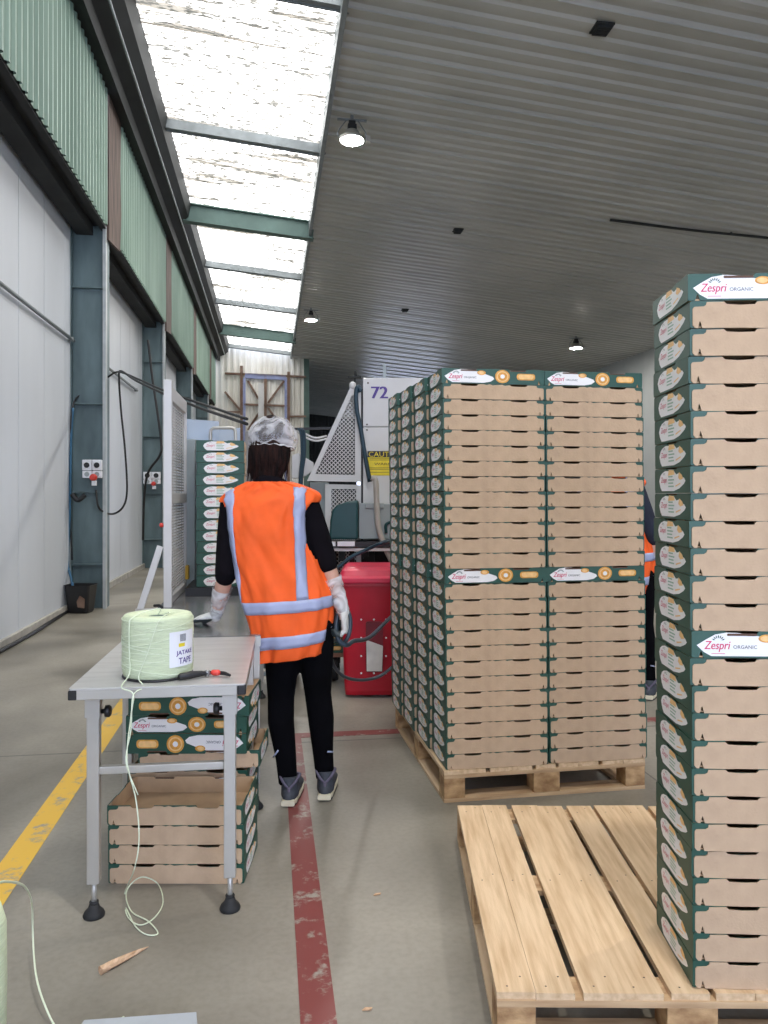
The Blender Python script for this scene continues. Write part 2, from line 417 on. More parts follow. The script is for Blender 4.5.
# gutter band left of skylight
bm = NB()
sec = [(-2.02, 6.45), (-1.86, 6.40), (-1.84, 6.56), (-1.7, 6.62), (-1.55, 6.74), (-1.5, 7.0), (-2.02, 7.0)]
a = [bm.verts.new((x, -5, z)) for x, z in sec]; b = [bm.verts.new((x, 29.2, z)) for x, z in sec]
for i in range(len(sec)):
    j = (i+1) % len(sec); bm.faces.new((a[i], a[j], b[j], b[i]))
struct('trim_%d' % n, bm, DARKST)['label'] = 'dark gutter beam beside the roof light'; n += 1
bm = NB(); tube(bm, [(-1.665, -5, 6.60), (-1.665, 29, 6.60)], .014, smooth_path=False)
tag(obj('ceiling_conduit', bm, POSTE, rz=A), 'thin pale conduit running along the dark gutter beside the roof light', 'conduit')

# left wall: panels, soffit, cladding
POSTS = [-.7, 4.7, 10.1, 15.5, 20.9, 26.3]
bm = NB()
y = -5.0
while y < 29.2:
    box(bm, -2.55, -2.45, y, y+.855, 0, 4.8); y += .868
box(bm, -2.7, -2.54, -5, 29.2, 0, 7.0)
struct('wall_left', bm, PANELM)
bm = NB(); box(bm, -2.45, -2.41, -5, 29.2, 0, .09)
struct('baseboard_left', bm, mat('kerb', (176, 172, 164), .7, var=.1))
bm = NB(); box(bm, -2.6, -2.03, -5, 29.2, 4.80, 4.9); box(bm, -2.4, -2.2, -5, 29.2, 4.68, 4.8); box(bm, -2.1, -2.03, -5, 29.2, 4.74, 4.85)
struct('trim_%d' % n, bm, SOFF)['label'] = 'dark steel lintel under the green cladding'; n += 1
# green corrugated cladding, one sheet field per bay
for bi, p in enumerate(POSTS):
    y0 = p+.75 if bi < 9 else p; y1 = (POSTS[bi+1]-.05) if bi+1 < len(POSTS) else 29.1
    if p == -.7: y0 = -5
    bm = NB(); pr = []; y = y0
    while y < y1-.15:
        pr += [(y, 0), (y+.07, 0), (y+.085, .03), (y+.115, .03), (y+.13, 0)]; y += .15
    va = [bm.verts.new((-2.02+q, p_, 4.76)) for p_, q in pr]; vb = [bm.verts.new((-2.02+q, p_, 6.5)) for p_, q in pr]
    for i in range(len(pr)-1): bm.faces.new((va[i+1], va[i], vb[i], vb[i+1]))
    struct('wall_cladding_%d' % (bi+1), bm, CLADM)['label'] = 'green corrugated cladding above the sliding panels'
    if p > 0:
        bm = NB()
        pts = [(-.02, 4.62), (.70, 4.7), (.78, 5.2), (.72, 5.8), (.76, 6.5), (-.02, 6.5)]
        plate(bm, [(v, w) for v, w in pts], (-2.0, p-.02, 0), (0, 1, 0), (0, 0, 1), .03)
        struct('trim_%d' % n, bm, RUST)['label'] = 'brown weathered board between cladding sheets'; n += 1
# posts : web facing the camera with flanges
POSTN = {}
for p in POSTS[1:]:
    bm = NB()
    box(bm, -2.45, -2.06, p, p+.012, 0, 4.8)
    box(bm, -2.46, -2.44, p-.09, p+.1, 0, 4.8)
    box(bm, -2.07, -2.045, p-.0, p+.2, 0, 4.8)
    for zz in (.55, 1.45, 2.55, 4.0): box(bm, -2.44, -2.07, p-.085, p, zz, zz+.015)
    o = struct('wall_post', bm, POSTM)
    bm = NB(); box(bm, -2.068, -2.03, p-.09, p-.0, 0, 4.78)
    e = obj('flange', bm, POSTE if p > 9 else POSTE, o)
bm = NB()
for y0, y1 in ((.2, 4.4), (6.2, 10.0), (12.0, 15.2), (17, 20.6)):
    box(bm, 0, 0, 0, 0, 0, 0) if False else None
bm.free()
for q, (y0, y1, lab) in enumerate(((5.0, 10.0, 'long dark bar across the nearest white wall panels'), (11.3, 14.6, 'dark bar across white panels behind the first post'))):
    bm = NB(); tube(bm, [(-2.41, y0, 3.33), (-2.41, y1, 3.33)], .02, smooth_path=False); tube(bm, [(-2.44, y1-.1, 3.33), (-2.39, y1-.1, 3.33)], .03, smooth_path=False)
    tag(obj('wall_bar', bm, PURL, rz=A), lab, 'bar')
# right wall, far wall with open doorway, end wall
bm = NB(); y = 2
while y < 48:
    box(bm, 10.8, 10.9, y, y+1.19, 0, 5.7); y += 1.2
box(bm, 10.9, 11.0, -5, 48, 0, 7)
struct('wall_right', bm, RWALL)
bm = NB(); box(bm, -2.7, -1.2, -5.2, -5, 0, 7); box(bm, 5.5, 11, -5.2, -5, 0, 7); box(bm, -1.2, 5.5, -5.2, -5, 4.8, 7)
struct('wall_front', bm, RWALL)
bm = NB()
def corr_wall(bm, x0, x1, y, z0, z1, per=.2, d=.04):
    pr = []; x = x0
    while x < x1-.02:
        pr += [(x, 0), (x+per*.35, 0), (x+per*.5, -d), (x+per*.85, -d)]; x += per
    va = [bm.verts.new((p, y+q, z0)) for p, q in pr]; vb = [bm.verts.new((p, y+q, z1)) for p, q in pr]
    for i in range(len(pr)-1): bm.faces.new((va[i], va[i+1], vb[i+1], vb[i]))
corr_wall(bm, 1.2, 5.3, 48, 0, 7); corr_wall(bm, 5.3, 10.2, 48, 5.2, 7); corr_wall(bm, 10.2, 11, 48, 0, 7)
struct('wall_back', bm, FARW)
bm = NB(); corr_wall(bm, -2.6, 1.3, 29.2, 0, 7.1, .22, .05)
struct('wall_end', bm, CREAM)
bm = NB(); box(bm, 1.25, 1.45, 29.1, 29.4, 0, 6.6); box(bm, 1.3, 1.35, 29.4, 48, 0, 6.9)
struct('trim_%d' % n, bm, RAFTM)['label'] = 'dark green corner post of the end wall'; n += 1
def EX(px):  # hall x on the end wall for a pixel column
    r = (px-CX)/F; y = 29.1
    return (r*y*CA+y*SA)/(CA-r*SA)
def EZ(px, py):
    x = EX(px); D = x*SA+29.1*CA; return EYE+(HY-py)/F*D
def efr(name, segs, m, w):
    bm = NB()
    for a, b in segs:
        beam(bm, (EX(a[0]), 29.08, EZ(*a)), (EX(b[0]), 29.08, EZ(*b)), .1, w, up=(0, 1, 0)) if False else beam(bm, (EX(a[0]), 29.08, EZ(*a)), (EX(b[0]), 29.08, EZ(*b)), w, .1, up=(0, -1, 0))
    return tag(obj(name, bm, m, rz=A), *{'e1': ('', '')}.get(name, ('', ''))) if False else obj(name, bm, m, rz=A)
t = thing('door_frame_brace', 'rusty braced timber frame bolted on the cream end wall', 'frame', HW(0.0, 29.1, 0), A)
def efrp(name, segs, m, w):
    bm = NB()
    for a, b in segs: beam(bm, (EX(a[0]), -.02, EZ(*a)), (EX(b[0]), -.02, EZ(*b)), w, .1, up=(0, -1, 0))
    return obj(name, bm, m, t)
for s in (((241.5, 366), (241.5, 560)), ((265.5, 376), (265.5, 560)), ((288.5, 372), (288.5, 560))): efrp('upright', [s], RUSTST, .10)
for s in (((225, 373.5), (306, 377)), ((225, 412), (241, 412)), ((244, 404.5), (288, 406)), ((289, 416.5), (306, 416.5))): efrp('rail', [s], RUSTST, .07)
for s in (((248, 381), (262, 405)), ((284, 381), (268, 403)), ((225, 392), (240, 410)), ((248, 430), (262, 408)), ((284, 430), (268, 408))): efrp('brace', [s], RUSTST, .07)
efrp('lintel', [((245, 376), (286, 378))], BLUEST, .17)
for s in (((244.3, 378), (244.3, 560)), ((285.8, 378), (285.8, 560))): efrp('jamb', [s], BLUEST, .09)
bm = NB(); box(bm, EX(258.5), EX(264), -.7, -.5, 0, EZ(261, 386))
tag(obj('steel_column', bm, MACH, loc=HW(0, 29.1, 0), rz=A), 'pale grey column standing in front of the end wall frame', 'column')

# ceiling lamps
def lamp(px, py, label, hall=None):
    r = (px-CX)/F; v = (HY-py)/F
    # D so that z = zc - .33
    D = 10.
    for _ in range(30):
        lat = r*D; hx = D*SA+lat*CA; D = (zc(hx)-.33-EYE)/v
    c = Vector((r*D, D, EYE+v*D)) if not hall else HW(hall[0], hall[1], zc(hall[0])-.33)
    t = thing('ceiling_lamp', label, 'lamp', c, A, 'round high-bay lamps under the ceiling')
    bm = NB(); lathe(bm, [(.165, -.01), (.175, 0), (.17, .03), (.11, .06), (.09, .12), (.03, .13)], 28); obj('housing', bm, ALU, t)
    bm = NB(); lathe(bm, [(.155, -.014), (.155, -.009)], 28); obj('lens', bm, LAMPE, t)
    bm = NB(); box(bm, -.06, .06, -.05, .05, .13, .2); box(bm, -.045, .045, -.04, .04, .2, .25); obj('driver', bm, BLACKP, t)
    bm = NB(); box(bm, -.2, .2, -.02, .02, .26, .28); tube(bm, [(-.17, 0, .02), (-.19, 0, .1), (-.08, 0, .26)], .008); tube(bm, [(.17, 0, .02), (.19, 0, .1), (.08, 0, .26)], .008)
    box(bm, -.02, .02, -.02, .02, .24, .33); obj('bracket', bm, PURL, t)
    bm = NB(); box(bm, .19, .25, -.03, .03, -.01, .07); obj('sensor', bm, ALU, t)
lamp(352, 140, 'nearest round lamp, hanging at the edge of the roof light')
lamp(311, 320, 'small round lamp farther back beside the roof light edge')
lamp(576, 348, 'round lamp above the right column of the full pallet load')
lamp(400, 140, 'added round lamp above the work table, out of view, for extra brightness', (1.1, 0.5))  # this and the next two: unseen lamps added to brighten the hall
lamp(400, 140, 'added round lamp above the single tray stack, out of view, for extra brightness', (5.2, 4.0))
lamp(400, 140, 'added round lamp over the right bay, out of view, for extra brightness', (8.2, 10.5))
# little dark boxes and a conduit on the ceiling
def ceil_pt(px, py, drop=.03):
    r = (px-CX)/F; v = (HY-py)/F; D = 10.
    for _ in range(30):
        hx = D*SA+r*D*CA; D = (zc(hx)-drop-EYE)/v
    return Vector((r*D, D, EYE+v*D))
for px, py, s, lab in ((602, 31, .16, 'small dark vent box on the ceiling, nearest of them'), (458, 232, .14, 'small dark vent box in the middle of the ceiling'), (405, 311, .14, 'small dark vent box on the bluish far ceiling')):
    bm = NB(); box(bm, -s/2, s/2, -s/2, s/2, -.01, .03); box(bm, -s/2-.02, s/2+.02, -s/2-.02, s/2+.02, .02, .04)
    for i in range(4): box(bm, -s/2+.01, s/2-.01, -s/2+.02+i*.035, -s/2+.03+i*.035, -.018, -.01)
    tag(obj('ceiling_vent', bm, DARKST, loc=ceil_pt(px, py), rz=A), lab, 'vent', 'dark vent boxes on the ceiling')
bm = NB(); tube(bm, [ceil_pt(610, 220), ceil_pt(690, 230), ceil_pt(768, 238), ceil_pt(830, 246)], .022); tube(bm, [ceil_pt(731, 233, .03), ceil_pt(731, 233, .16)], .02)
tag(obj('ceiling_pipe', bm, DARKST), 'thin dark pipe running under the ceiling above the right tray stack', 'pipe')
# ---------------------------------------------------------------- fruit trays
TW, TD, TH = .496, .296, .0708
def wall_outline(L, slots=True, top=TH, bot=.0015, wav=None):
    p = [(.002, bot)]
    def notch(x0, x1, d, y, s):
        return [(x0, y), (x0+.006, y-d*s), (x1-.006, y-d*s), (x1, y)]
    if slots:
        p += [(.018, bot), (.0245, bot+.019), (.031, bot), (L-.031, bot), (L-.0245, bot+.019), (L-.018, bot)]
    p += [(L-.002, bot), (L, bot+.01), (L, top-.004), (L-.004, top)]
    if slots:
        p += [(L-.085, top), (L-.091, top-.010), (L-.165, top-.010), (L-.171, top)]
        p += [(.171, top), (.165, top-.010), (.091, top-.010), (.085, top)]
    else:
        p += [(L-.1, top), (L-.106, top-.004), (.106, top-.004), (.1, top)]
    p += [(.004, top), (0, top-.004), (0, bot+.01)]
    return p
TM = [GREEN, KRAFT_IN, WHITEP, PINK, DGREEN, LGREEN, ORANGEP, YELP, BROWNP, INKP]
def long_print(bm, o, u):
    z = Vector((0, 0, 1)); n = Vector(u).cross(z)
    P = lambda k: Vector(o)+n*.0004*k
    plate(bm, [(.013, .034), (.03, .017), (.05, .006), (.20, .006), (.235, .012), (.252, .024), (.246, .034), (.21, .046), (.17, .058), (.12, .066), (.09, .067), (.06, .062), (.035, .048)], P(1), u, z, 0, 2)
    for k in range(7):
        a = math.radians(25+k*21.6); c = Vector((.068, .0435)); r0, r1 = .0085, .0185
        d = Vector((math.cos(a), math.sin(a))); q = Vector((-d.y, d.x))*.0018
        if r1*d.y < .004: pass
        pts = [c+d*r0, c+d*(r0+r1)/2-q, c+d*r1, c+d*(r0+r1)/2+q]
        pts = [(p.x*1, .0435+(p.y-.0435)*.95) for p in pts]
        plate(bm, pts, P(2), u, z, 0, 4)
    text(bm, 'Zespri', P(2), u, z, .033, .096, .017, .045, 3, .2)
    text(bm, 'Zespri', P(2.3), u, z, .0338, .0968, .017, .045, 3, .2)
    plate(bm, rrect(.05, .085, .0118, .0132, .0005, 1), P(2), u, z, 0, 3)
    text(bm, 'ORGANIC', P(2), u, z, .106, .166, .0255, .0345, 9)
    plate(bm, disc((.19, .052), .021, 18, 1, .5), P(3), u, z, 0, 6)
    plate(bm, disc((.188, .052), .014, 14, 1, .5), P(4), u, z, 0, 7)
    plate(bm, disc((.292, .037), .036, 24, 1, .86), P(2), u, z, 0, 6)
    plate(bm, disc((.292, .037), .029, 24, 1, .86), P(3), u, z, 0, 7)
    plate(bm, disc((.292, .037), .023, 24, 1, .86), P(4), u, z, 0, 6)
    plate(bm, disc((.292, .037), .011, 14, 1, .9), P(5), u, z, 0, 2)
    plate(bm, rrect(.362, .452, .022, .052, .012), P(2), u, z, 0, 6)
    plate(bm, rrect(.370, .444, .027, .048, .009), P(3), u, z, 0, 7)
    plate(bm, rrect(.09, .166, .0585, .0648, .002, 2), P(3), u, z, 0, 8)
    plate(bm, rrect(.33, .406, .0605, .0648, .001, 2), P(3), u, z, 0, 8)
def end_print(bm, o, u):
    z = Vector((0, 0, 1)); n = Vector(u).cross(z)
    P = lambda k: Vector(o)+n*.0004*k
    plate(bm, [(.042, .036), (.052, .018), (.066, .007), (.17, .007), (.215, .014), (.25, .026), (.262, .034), (.25, .042), (.226, .046), (.214, .056), (.19, .052), (.17, .062), (.095, .064), (.068, .058), (.052, .05)], P(1), u, z, 0, 2)
    plate(bm, [(.12, .05), (.128, .066), (.17, .064), (.176, .052)], P(2), u, z, 0, 7)
    plate(bm, [(.205, .043), (.212, .058), (.235, .05), (.245, .04), (.22, .036)], P(2), u, z, 0, 7)
    plate(bm, disc((.085, .036), .019, 12, 1.1, .55), P(2), u, z, 0, 2)
    text(bm, 'Zespri', P(3), u, z, .062, .112, .026, .046, 3, .2)
    for k in range(5):
        a = math.radians(40+k*25); plate(bm, [(.088+.006*math.cos(a), .047+.006*math.sin(a)), (.088+.012*math.cos(a+.1), .047+.012*math.sin(a+.1)), (.088+.012*math.cos(a-.1), .047+.012*math.sin(a-.1))], P(3), u, z, 0, 4)
    for i, (a, b) in enumerate(((.124, .17), (.124, .165), (.124, .172), (.124, .16))):
        plate(bm, [(a, .018+i*.009), (b, .018+i*.009), (b, .022+i*.009), (a, .022+i*.009)], P(2), u, z, 0, 5)
    plate(bm, [(.185, .018), (.225, .026), (.222, .029), (.184, .022)], P(2), u, z, 0, 7)
def tray_mesh():
    bm = NB(); hx, hy = TW/2, TD/2; z = (0, 0, 1)
    plate(bm, wall_outline(TW), (-hx, -hy, 0), (1, 0, 0), z, .003, 0, 1, 0)
    plate(bm, wall_outline(TW), (hx, hy, 0), (-1, 0, 0), z, .003, 0, 1, 0)
    plate(bm, wall_outline(TD-.002, False), (-hx, hy-.001, 0), (0, -1, 0), z, .004, 0, 1, 0)
    plate(bm, wall_outline(TD-.002, False), (hx, -hy+.001, 0), (0, 1, 0), z, .004, 0, 1, 0)
    box(bm, -hx+.003, hx-.003, -hy+.003, hy-.003, .002, .006, 1)
    long_print(bm, (hx, hy, 0), (-1, 0, 0))
    end_print(bm, (-hx, hy, 0), (0, -1, 0)); end_print(bm, (hx, -hy, 0), (0, 1, 0))
    for sx in (-1, 1):
        for sy in (-1, 1):  # folded corner posts
            c = (sx*(hx-.004), sy*(hy-.003))
            pts = [(c[0], c[1]), (c[0]-sx*.013, c[1]), (c[0], c[1]-sy*.045)]
            if sx*sy < 0: pts = pts[::-1]
            lo = [bm.verts.new((p[0], p[1], .006)) for p in pts]; hi = [bm.verts.new((p[0], p[1], TH-.001)) for p in pts]
            bm.faces.new(hi).material_index = 1
            for i in range(3):
                j = (i+1) % 3; bm.faces.new((lo[i], lo[j], hi[j], hi[i])).material_index = 1
    return mesh(bm, 'cardboard_tray', TM)
def flap_mesh(seed):
    r = random.Random(seed); L = .484; t = .0675
    p = [(.006, .001), (.013, .0005), (.0185, .020), (.0245, .0005)]
    for k in range(1, 8): p.append((.0245+(L-.049)*k/8, .0005+r.uniform(-.001, .0005)))
    p += [(L-.0245, .0005), (L-.0185, .020), (L-.013, .0005), (L-.006, .001), (L, .008), (L, t-.017), (L-.004, t-.012), (L-.028, t-.011), (L-.034, t-.007), (L-.036, t)]
    xs = [(L-.08, 0), (L-.086, -.0065), (L-.12, -.008), (L-.158, -.0065), (L-.165, -.001), (L-.19, -.0035), (L-.21, 0), (.285, .0012), (.235, -.003), (.22, .001), (.205, -.003), (.19, .001), (.165, 0), (.158, -.0065), (.12, -.008), (.086, -.0065), (.08, 0)]
    p += [(x, t+.001+y+r.uniform(-.0008, .0008)) for x, y in xs]
    p += [(.036, t), (.034, t-.007), (.028, t-.011), (.004, t-.012), (0, t-.017), (0, .008)]
    bm = NB(); plate(bm, p, (-L/2, -TD/2-.0025, 0), (1, 0, 0), (0, 0, 1), .0024)
    return mesh(bm, 'folded_panel', [KRAFT])
TRAY = tray_mesh(); FLAPS = [flap_mesh(s) for s in range(5)]
protos = []
for k in range(5):
    o = bpy.data.objects.new('cardboard_tray', TRAY); f = bpy.data.objects.new('folded_panel', FLAPS[k]); f.parent = o
    f['label'] = 'plain brown folded panel'; protos.append((o, f))
def tray(c, yaw, flip, label, group, jit=.0025, rx=0.0, ry=0.0):
    k = R.randrange(5); o = protos[k][0].copy(); COL.objects.link(o)
    f = protos[k][1].copy(); COL.objects.link(f); f.parent = o
    o.location = (c[0]+R.uniform(-jit, jit), c[1]+R.uniform(-jit, jit), c[2])
    o.rotation_euler = (rx, ry, yaw+(PI if flip else 0)+R.uniform(-.004, .004))
    return tag(o, label, 'tray', group)
ORD = ['topmost', 'second', 'third', 'fourth', 'fifth', 'sixth', 'seventh', 'eighth', 'ninth', 'tenth', 'eleventh', 'twelfth', 'thirteenth']
PIT = .071
def column(c, yaw, where, group, n=26, lean=(-.02, 0), pit=.0717):
    for k in range(n):                                     # k = 0 is the top tray
        half = 'upper' if k < 13 else 'lower'; kk = k % 13; printed = kk == 0
        z = .146+(n-1-k)*pit
        pre = 'printed green tray' if printed else 'brown-fronted tray'
        if where[1]: pre = 'green tray'
        lab = f"{pre}, {ORD[kk]} in the {half} half of {where[0]}"
        lf = (25-k)/25; tray((c[0]+lean[0]*lf, c[1]+lean[1]*lf, z), yaw, printed, lab, group).scale = (1, 1, pit/PIT)

def pallet(loc, yaw, label):
    t = thing('wooden_pallet', label, 'pallet', loc, yaw, 'wooden shipping pallets')
    b = [(0, .1), (.101, .2), (.222, .327), (.328, .427), (.447, .545), (.56, .66), (.661, .76), (.782, .888), (.89, 1.0)]
    for x0, x1 in b:
        bm = NB(); dz = R.uniform(-.0012, .0008)
        box(bm, x0, x1, R.uniform(0, .006), 1.2-R.uniform(0, .006), .127, .145+dz, 0)
        nm = 0
        for yy in (.03, .07, .58, .62, 1.13, 1.17):
            xx = (x0+x1)/2+(.02 if nm % 2 else -.02); nm += 1
            plate(bm, disc((xx, yy), .003, 6), (0, 0, .1453+dz), (1, 0, 0), (0, 1, 0), 0, 1)
        o = obj('deck_board', bm, [WOOD, NAIL], t, bevel=0)
    for y0, y1 in ((.0, .1), (.55, .65), (1.1, 1.2)):
        bm = NB(); box(bm, 0, 1, y0, y1, .110, .1268); obj('cross_board', bm, WOODX, t)
        bm = NB(); box(bm, 0, 1, y0, y1, 0, .016); obj('bottom_board', bm, WOODX, t)
    for x0, x1 in ((0, .1), (.435, .565), (.9, 1.0)):
        for y0, y1 in ((.002, .1), (.55, .65), (1.1, 1.198)):
            bm = NB(); box(bm, x0, x1, y0, y1, .0162, .1098); obj('block', bm, WOODEND, t, bevel=.003)
    for x0, x1 in ((0, .1), (.9, 1.0)):
        for y0, y1 in ((.1, .55), (.65, 1.1)):
            bm = NB(); box(bm, x0, x1, y0, y1, 0, .016); obj('bottom_runner', bm, WOOD, t)
    return t
# loaded pallet
Y1 = math.radians(10.0); x1v = Vector((math.cos(Y1), math.sin(Y1), 0)); y1v = Vector((-math.sin(Y1), math.cos(Y1), 0))
pallet((.278, 3.55, 0), Y1, 'loaded wooden pallet under the two-wide wall of trays')
C0 = Vector((.291, 3.562, 0))
cn = {(0, 0): ('the front left column, full pallet', 0), (1, 0): ('the front right column, full pallet', 0), (0, 1): ("second column back, full pallet's left side", 1),
      (0, 2): ("third column back, full pallet's left side", 1), (0, 3): ("rearmost column, full pallet's left side", 1)}
for (i, j), w in cn.items():
    off = (0, -.004, .010, .016)[j]
    c = C0+x1v*(.25+.502*i-.013*j+off*0)+y1v*(.15+.301*j)
    column(c, Y1-math.radians(.8), w, 'trays stacked on the full pallet')
# empty pallet with one stack at its front right
Y2 = math.radians(-.6)
pallet((.289, 1.97, 0), Y2, 'pale pine pallet, empty on its left, near the camera')
Y3 = math.radians(-2.3)
c = Vector((.798, 1.99, 0))+Vector((math.cos(Y3), math.sin(Y3), 0))*.25+Vector((-math.sin(Y3), math.cos(Y3), 0))*.15
column(c, Y3, ('the tall stack at the right edge', 0), 'trays in the single stack at the right', lean=(-.012, 0), pit=PIT)
# the back left stack on the steel table
for k in range(13):
    c = W(214, 0, 4.85)
    tray((c.x, 4.85+.25, .842+k*PIT), PI/2+math.radians(9), False, f"green tray with white end label, {ORD[12-k]} in the stack beside the worker", 'trays stacked on the far table')
# under the table, front stack of four brown ones
for k in range(4):
    tray((-.762, 2.96, .001+k*PIT), 0, False, f"brown open tray {('resting on the floor', 'second from the floor', 'third from the floor', 'topmost and empty')[k]} in the front stack under the table", 'brown trays under the table', .004)
for k in range(4):
    tray((-.81, 3.32, .001+k*PIT), 0, False, f"brown tray {('resting on the floor', 'second from the floor', 'third from the floor', 'fourth from the floor')[k]} in the rear stack under the table", 'brown trays under the table', .004)
tray((-.765, 3.32, .292), 0.03, False, 'brown tray lying slightly tilted below the printed trays under the table', 'brown trays under the table', 0, 0, math.radians(-1.2))
zt = .357
for k, lab in enumerate(('upside-down printed green tray, lowest of three under the table', 'upright printed green tray in the middle of three under the table', 'upside-down printed green tray, top one directly under the tabletop')):
    if k == 1: tray((-.812, 3.31, zt+.084), 0, True, lab, 'printed green trays under the table', 0)
    else: tray((-.812+(.01 if k else 0), 3.31, zt+(.084 if k == 0 else .1555+.084)), 0, False, lab, 'printed green trays under the table', 0, rx=PI).scale = (1, 1, 1.18)
for o, f in protos: bpy.data.objects.remove(f); bpy.data.objects.remove(o)
# ---------------------------------------------------------------- steel work tables
TZ = .79
Y4 = math.radians(7.3)
def leg_bm(x, y, h, w=.04, foot=True):
    bm = NB(); box(bm, x-w/2, x+w/2, y-w/2, y+w/2, .115 if foot else 0, h); return bm
def foot_bm(x, y):
    bm = NB(); lathe(bm, [(.009, .03), (.009, .13)], 10, 0, o=(x, y, 0)); lathe(bm, [(.014, .03), (.016, .05), (.014, .052)], 10, 1, o=(x, y, 0))
    lathe(bm, [(.034, 0), (.036, .006), (.032, .016), (.02, .028), (.014, .045)], 20, 1, o=(x, y, 0)); return bm
t = thing('steel_table', 'nearer steel work table carrying the spool of pale green twine', 'table', (-1.026, 2.5, 0), Y4)
bm = NB(); plate(bm, rrect(0, .568, 0, .87, .012), (0, 0, TZ), (1, 0, 0), (0, 1, 0), .006)
obj('tabletop', bm, STEEL, t, bevel=.001)
bm = NB(); box(bm, .025, .540, 0, .03, TZ-.038, TZ-.0062); box(bm, .0, .03, .03, .85, TZ-.038, TZ-.0062); box(bm, .538, .568, .03, .85, TZ-.038, TZ-.0062); box(bm, .025, .540, .84, .87, TZ-.038, TZ-.0062)
obj('frame', bm, ALU, t, bevel=.002)
for x0 in (-.001, .541):
    bm = NB(); box(bm, x0, x0+.028, -.001, .03, TZ-.038, TZ-.0064); obj('corner_cap', bm, BLACKP, t, bevel=.003)
for x, y in ((.060, .09), (.512, .075), (.032, .80), (.542, .80)):
    o = obj('leg', leg_bm(x, y, TZ-.038), ALU, t, bevel=.003)
    obj('foot', foot_bm(x, y), [ALU, RUBBER], o)
    if y < .5:
        bm = NB(); M = Matrix.Translation((x+(.02 if x < .3 else -.02), y, TZ-.10)) @ Matrix.Rotation(PI/2 if x < .3 else -PI/2, 4, 'Y')
        lathe(bm, [(.008, 0), (.008, .015), (.02, .017), (.021, .03), (.014, .036)], 14, 0, M); obj('knob', bm, BLACKP, o)
        bm = NB(); box(bm, x-.024, x+.024, y-.026, y+.018, TZ-.115, TZ-.04); obj('bracket', bm, ALU, o)
bm = NB(); box(bm, .08, .492, .07, .095, .482, .508); obj('cross_bar', bm, ALU, t, bevel=.003)
bm = NB(); box(bm, .053, .535, .79, .81, .482, .508); obj('cross_bar', bm, ALU, t, bevel=.003)
# farther table
Y5 = math.radians(8.2)
t = thing('steel_table', 'farther worn steel table with a perforated guard and the stack of green trays', 'table', (-1.135, 3.385, 0), Y5)
bm = NB(); plate(bm, rrect(0, .585, 0, 2.05, .01), (0, 0, TZ-.002), (1, 0, 0), (0, 1, 0), .005)
obj('tabletop', bm, STEELD, t)
bm = NB(); box(bm, 0, .585, 0, .03, TZ-.05, TZ-.0072); box(bm, 0, .03, .03, 2.05, TZ-.05, TZ-.0072); box(bm, .555, .585, .03, 2.05, TZ-.05, TZ-.0072)
obj('frame', bm, ALU, t)
for x, y in ((.03, .05), (.562, .03), (.03, 1.95), (.555, 1.95)):
    o = obj('leg', leg_bm(x, y, TZ-.05), ALU, t, bevel=.003); obj('foot', foot_bm(x, y), [ALU, RUBBER], o)
bm = NB(); box(bm, .10, .50, 1.40, 2.0, TZ-.001, .841); obj('riser', bm, BLACKP, t)
# low conveyor body behind the tables
t = thing('low_conveyor', 'low dark conveyor base behind the tables near the floor', 'conveyor', (-1.15, 5.5, 0), math.radians(8.4))
bm = NB(); box(bm, 0, .45, 0, .4, .17, .3); obj('belt_body', bm, mat('slate_panel', (84, 92, 98), .5), t, bevel=.005)
bm = NB(); box(bm, -.01, .47, -.01, .02, .12, .145); box(bm, -.01, .47, -.01, .02, .30, .40); obj('side_rail', bm, MACHD, t)
for x in (.02, .40):
    for y in (.03, .35): bm = NB(); box(bm, x, x+.04, y-.02, y+.02, 0, .17); obj('leg', bm, ALU, t)
bm = NB(); box(bm, .47, .56, .05, .25, .36, .40); box(bm, .47, .50, .05, .2, 0.0, .36); obj('strap_bracket', bm, BLACKP, t)
bm = NB(); box(bm, .50, .60, .04, .06, .17, .2); obj('blue_strap', bm, CABLEB, t)

# twine spool
t = thing('twine_spool', 'large spool of pale green twine standing on the nearer steel table', 'spool', W(158, 681, 2.5)*0+Vector(((158-CX)/F*2.70, 2.70, TZ)), 0)
bm = NB()
prof = [(.035, .012), (.115, .006), (.119, .02), (.121, .05), (.120, .12), (.121, .18), (.119, .205), (.113, .214), (.095, .217), (.06, .214), (.045, .208), (.036, .19), (.034, .02)]
lathe(bm, prof, 56)
sp = obj('twine_winding', bm, TWINE, t)
bm = NB()
for k in range(26):   # criss-cross strands wound round the surface
    a0 = R.uniform(0, 2*PI); z0 = R.uniform(.02, .20); dz = R.uniform(-.10, .10); P = []
    for i in range(17):
        a = a0+PI*1.1*i/16; z = min(.203, max(.02, z0+dz*i/16)); P.append((.1215*math.cos(a), .1215*math.sin(a), z))
    tube(bm, P, .0011, 4, k=1)
obj('wound_strand', bm, TWINES, sp)
bm = NB(); lathe(bm, [(.118, 0), (.121, .004), (.118, .009), (.03, .009)], 48); obj('base_rim', bm, BLACKP, t)
bm = NB(); lathe(bm, [(.030, .01), (.034, .01), (.034, .205), (.030, .205)], 24); obj('core', bm, DGREEN, t)
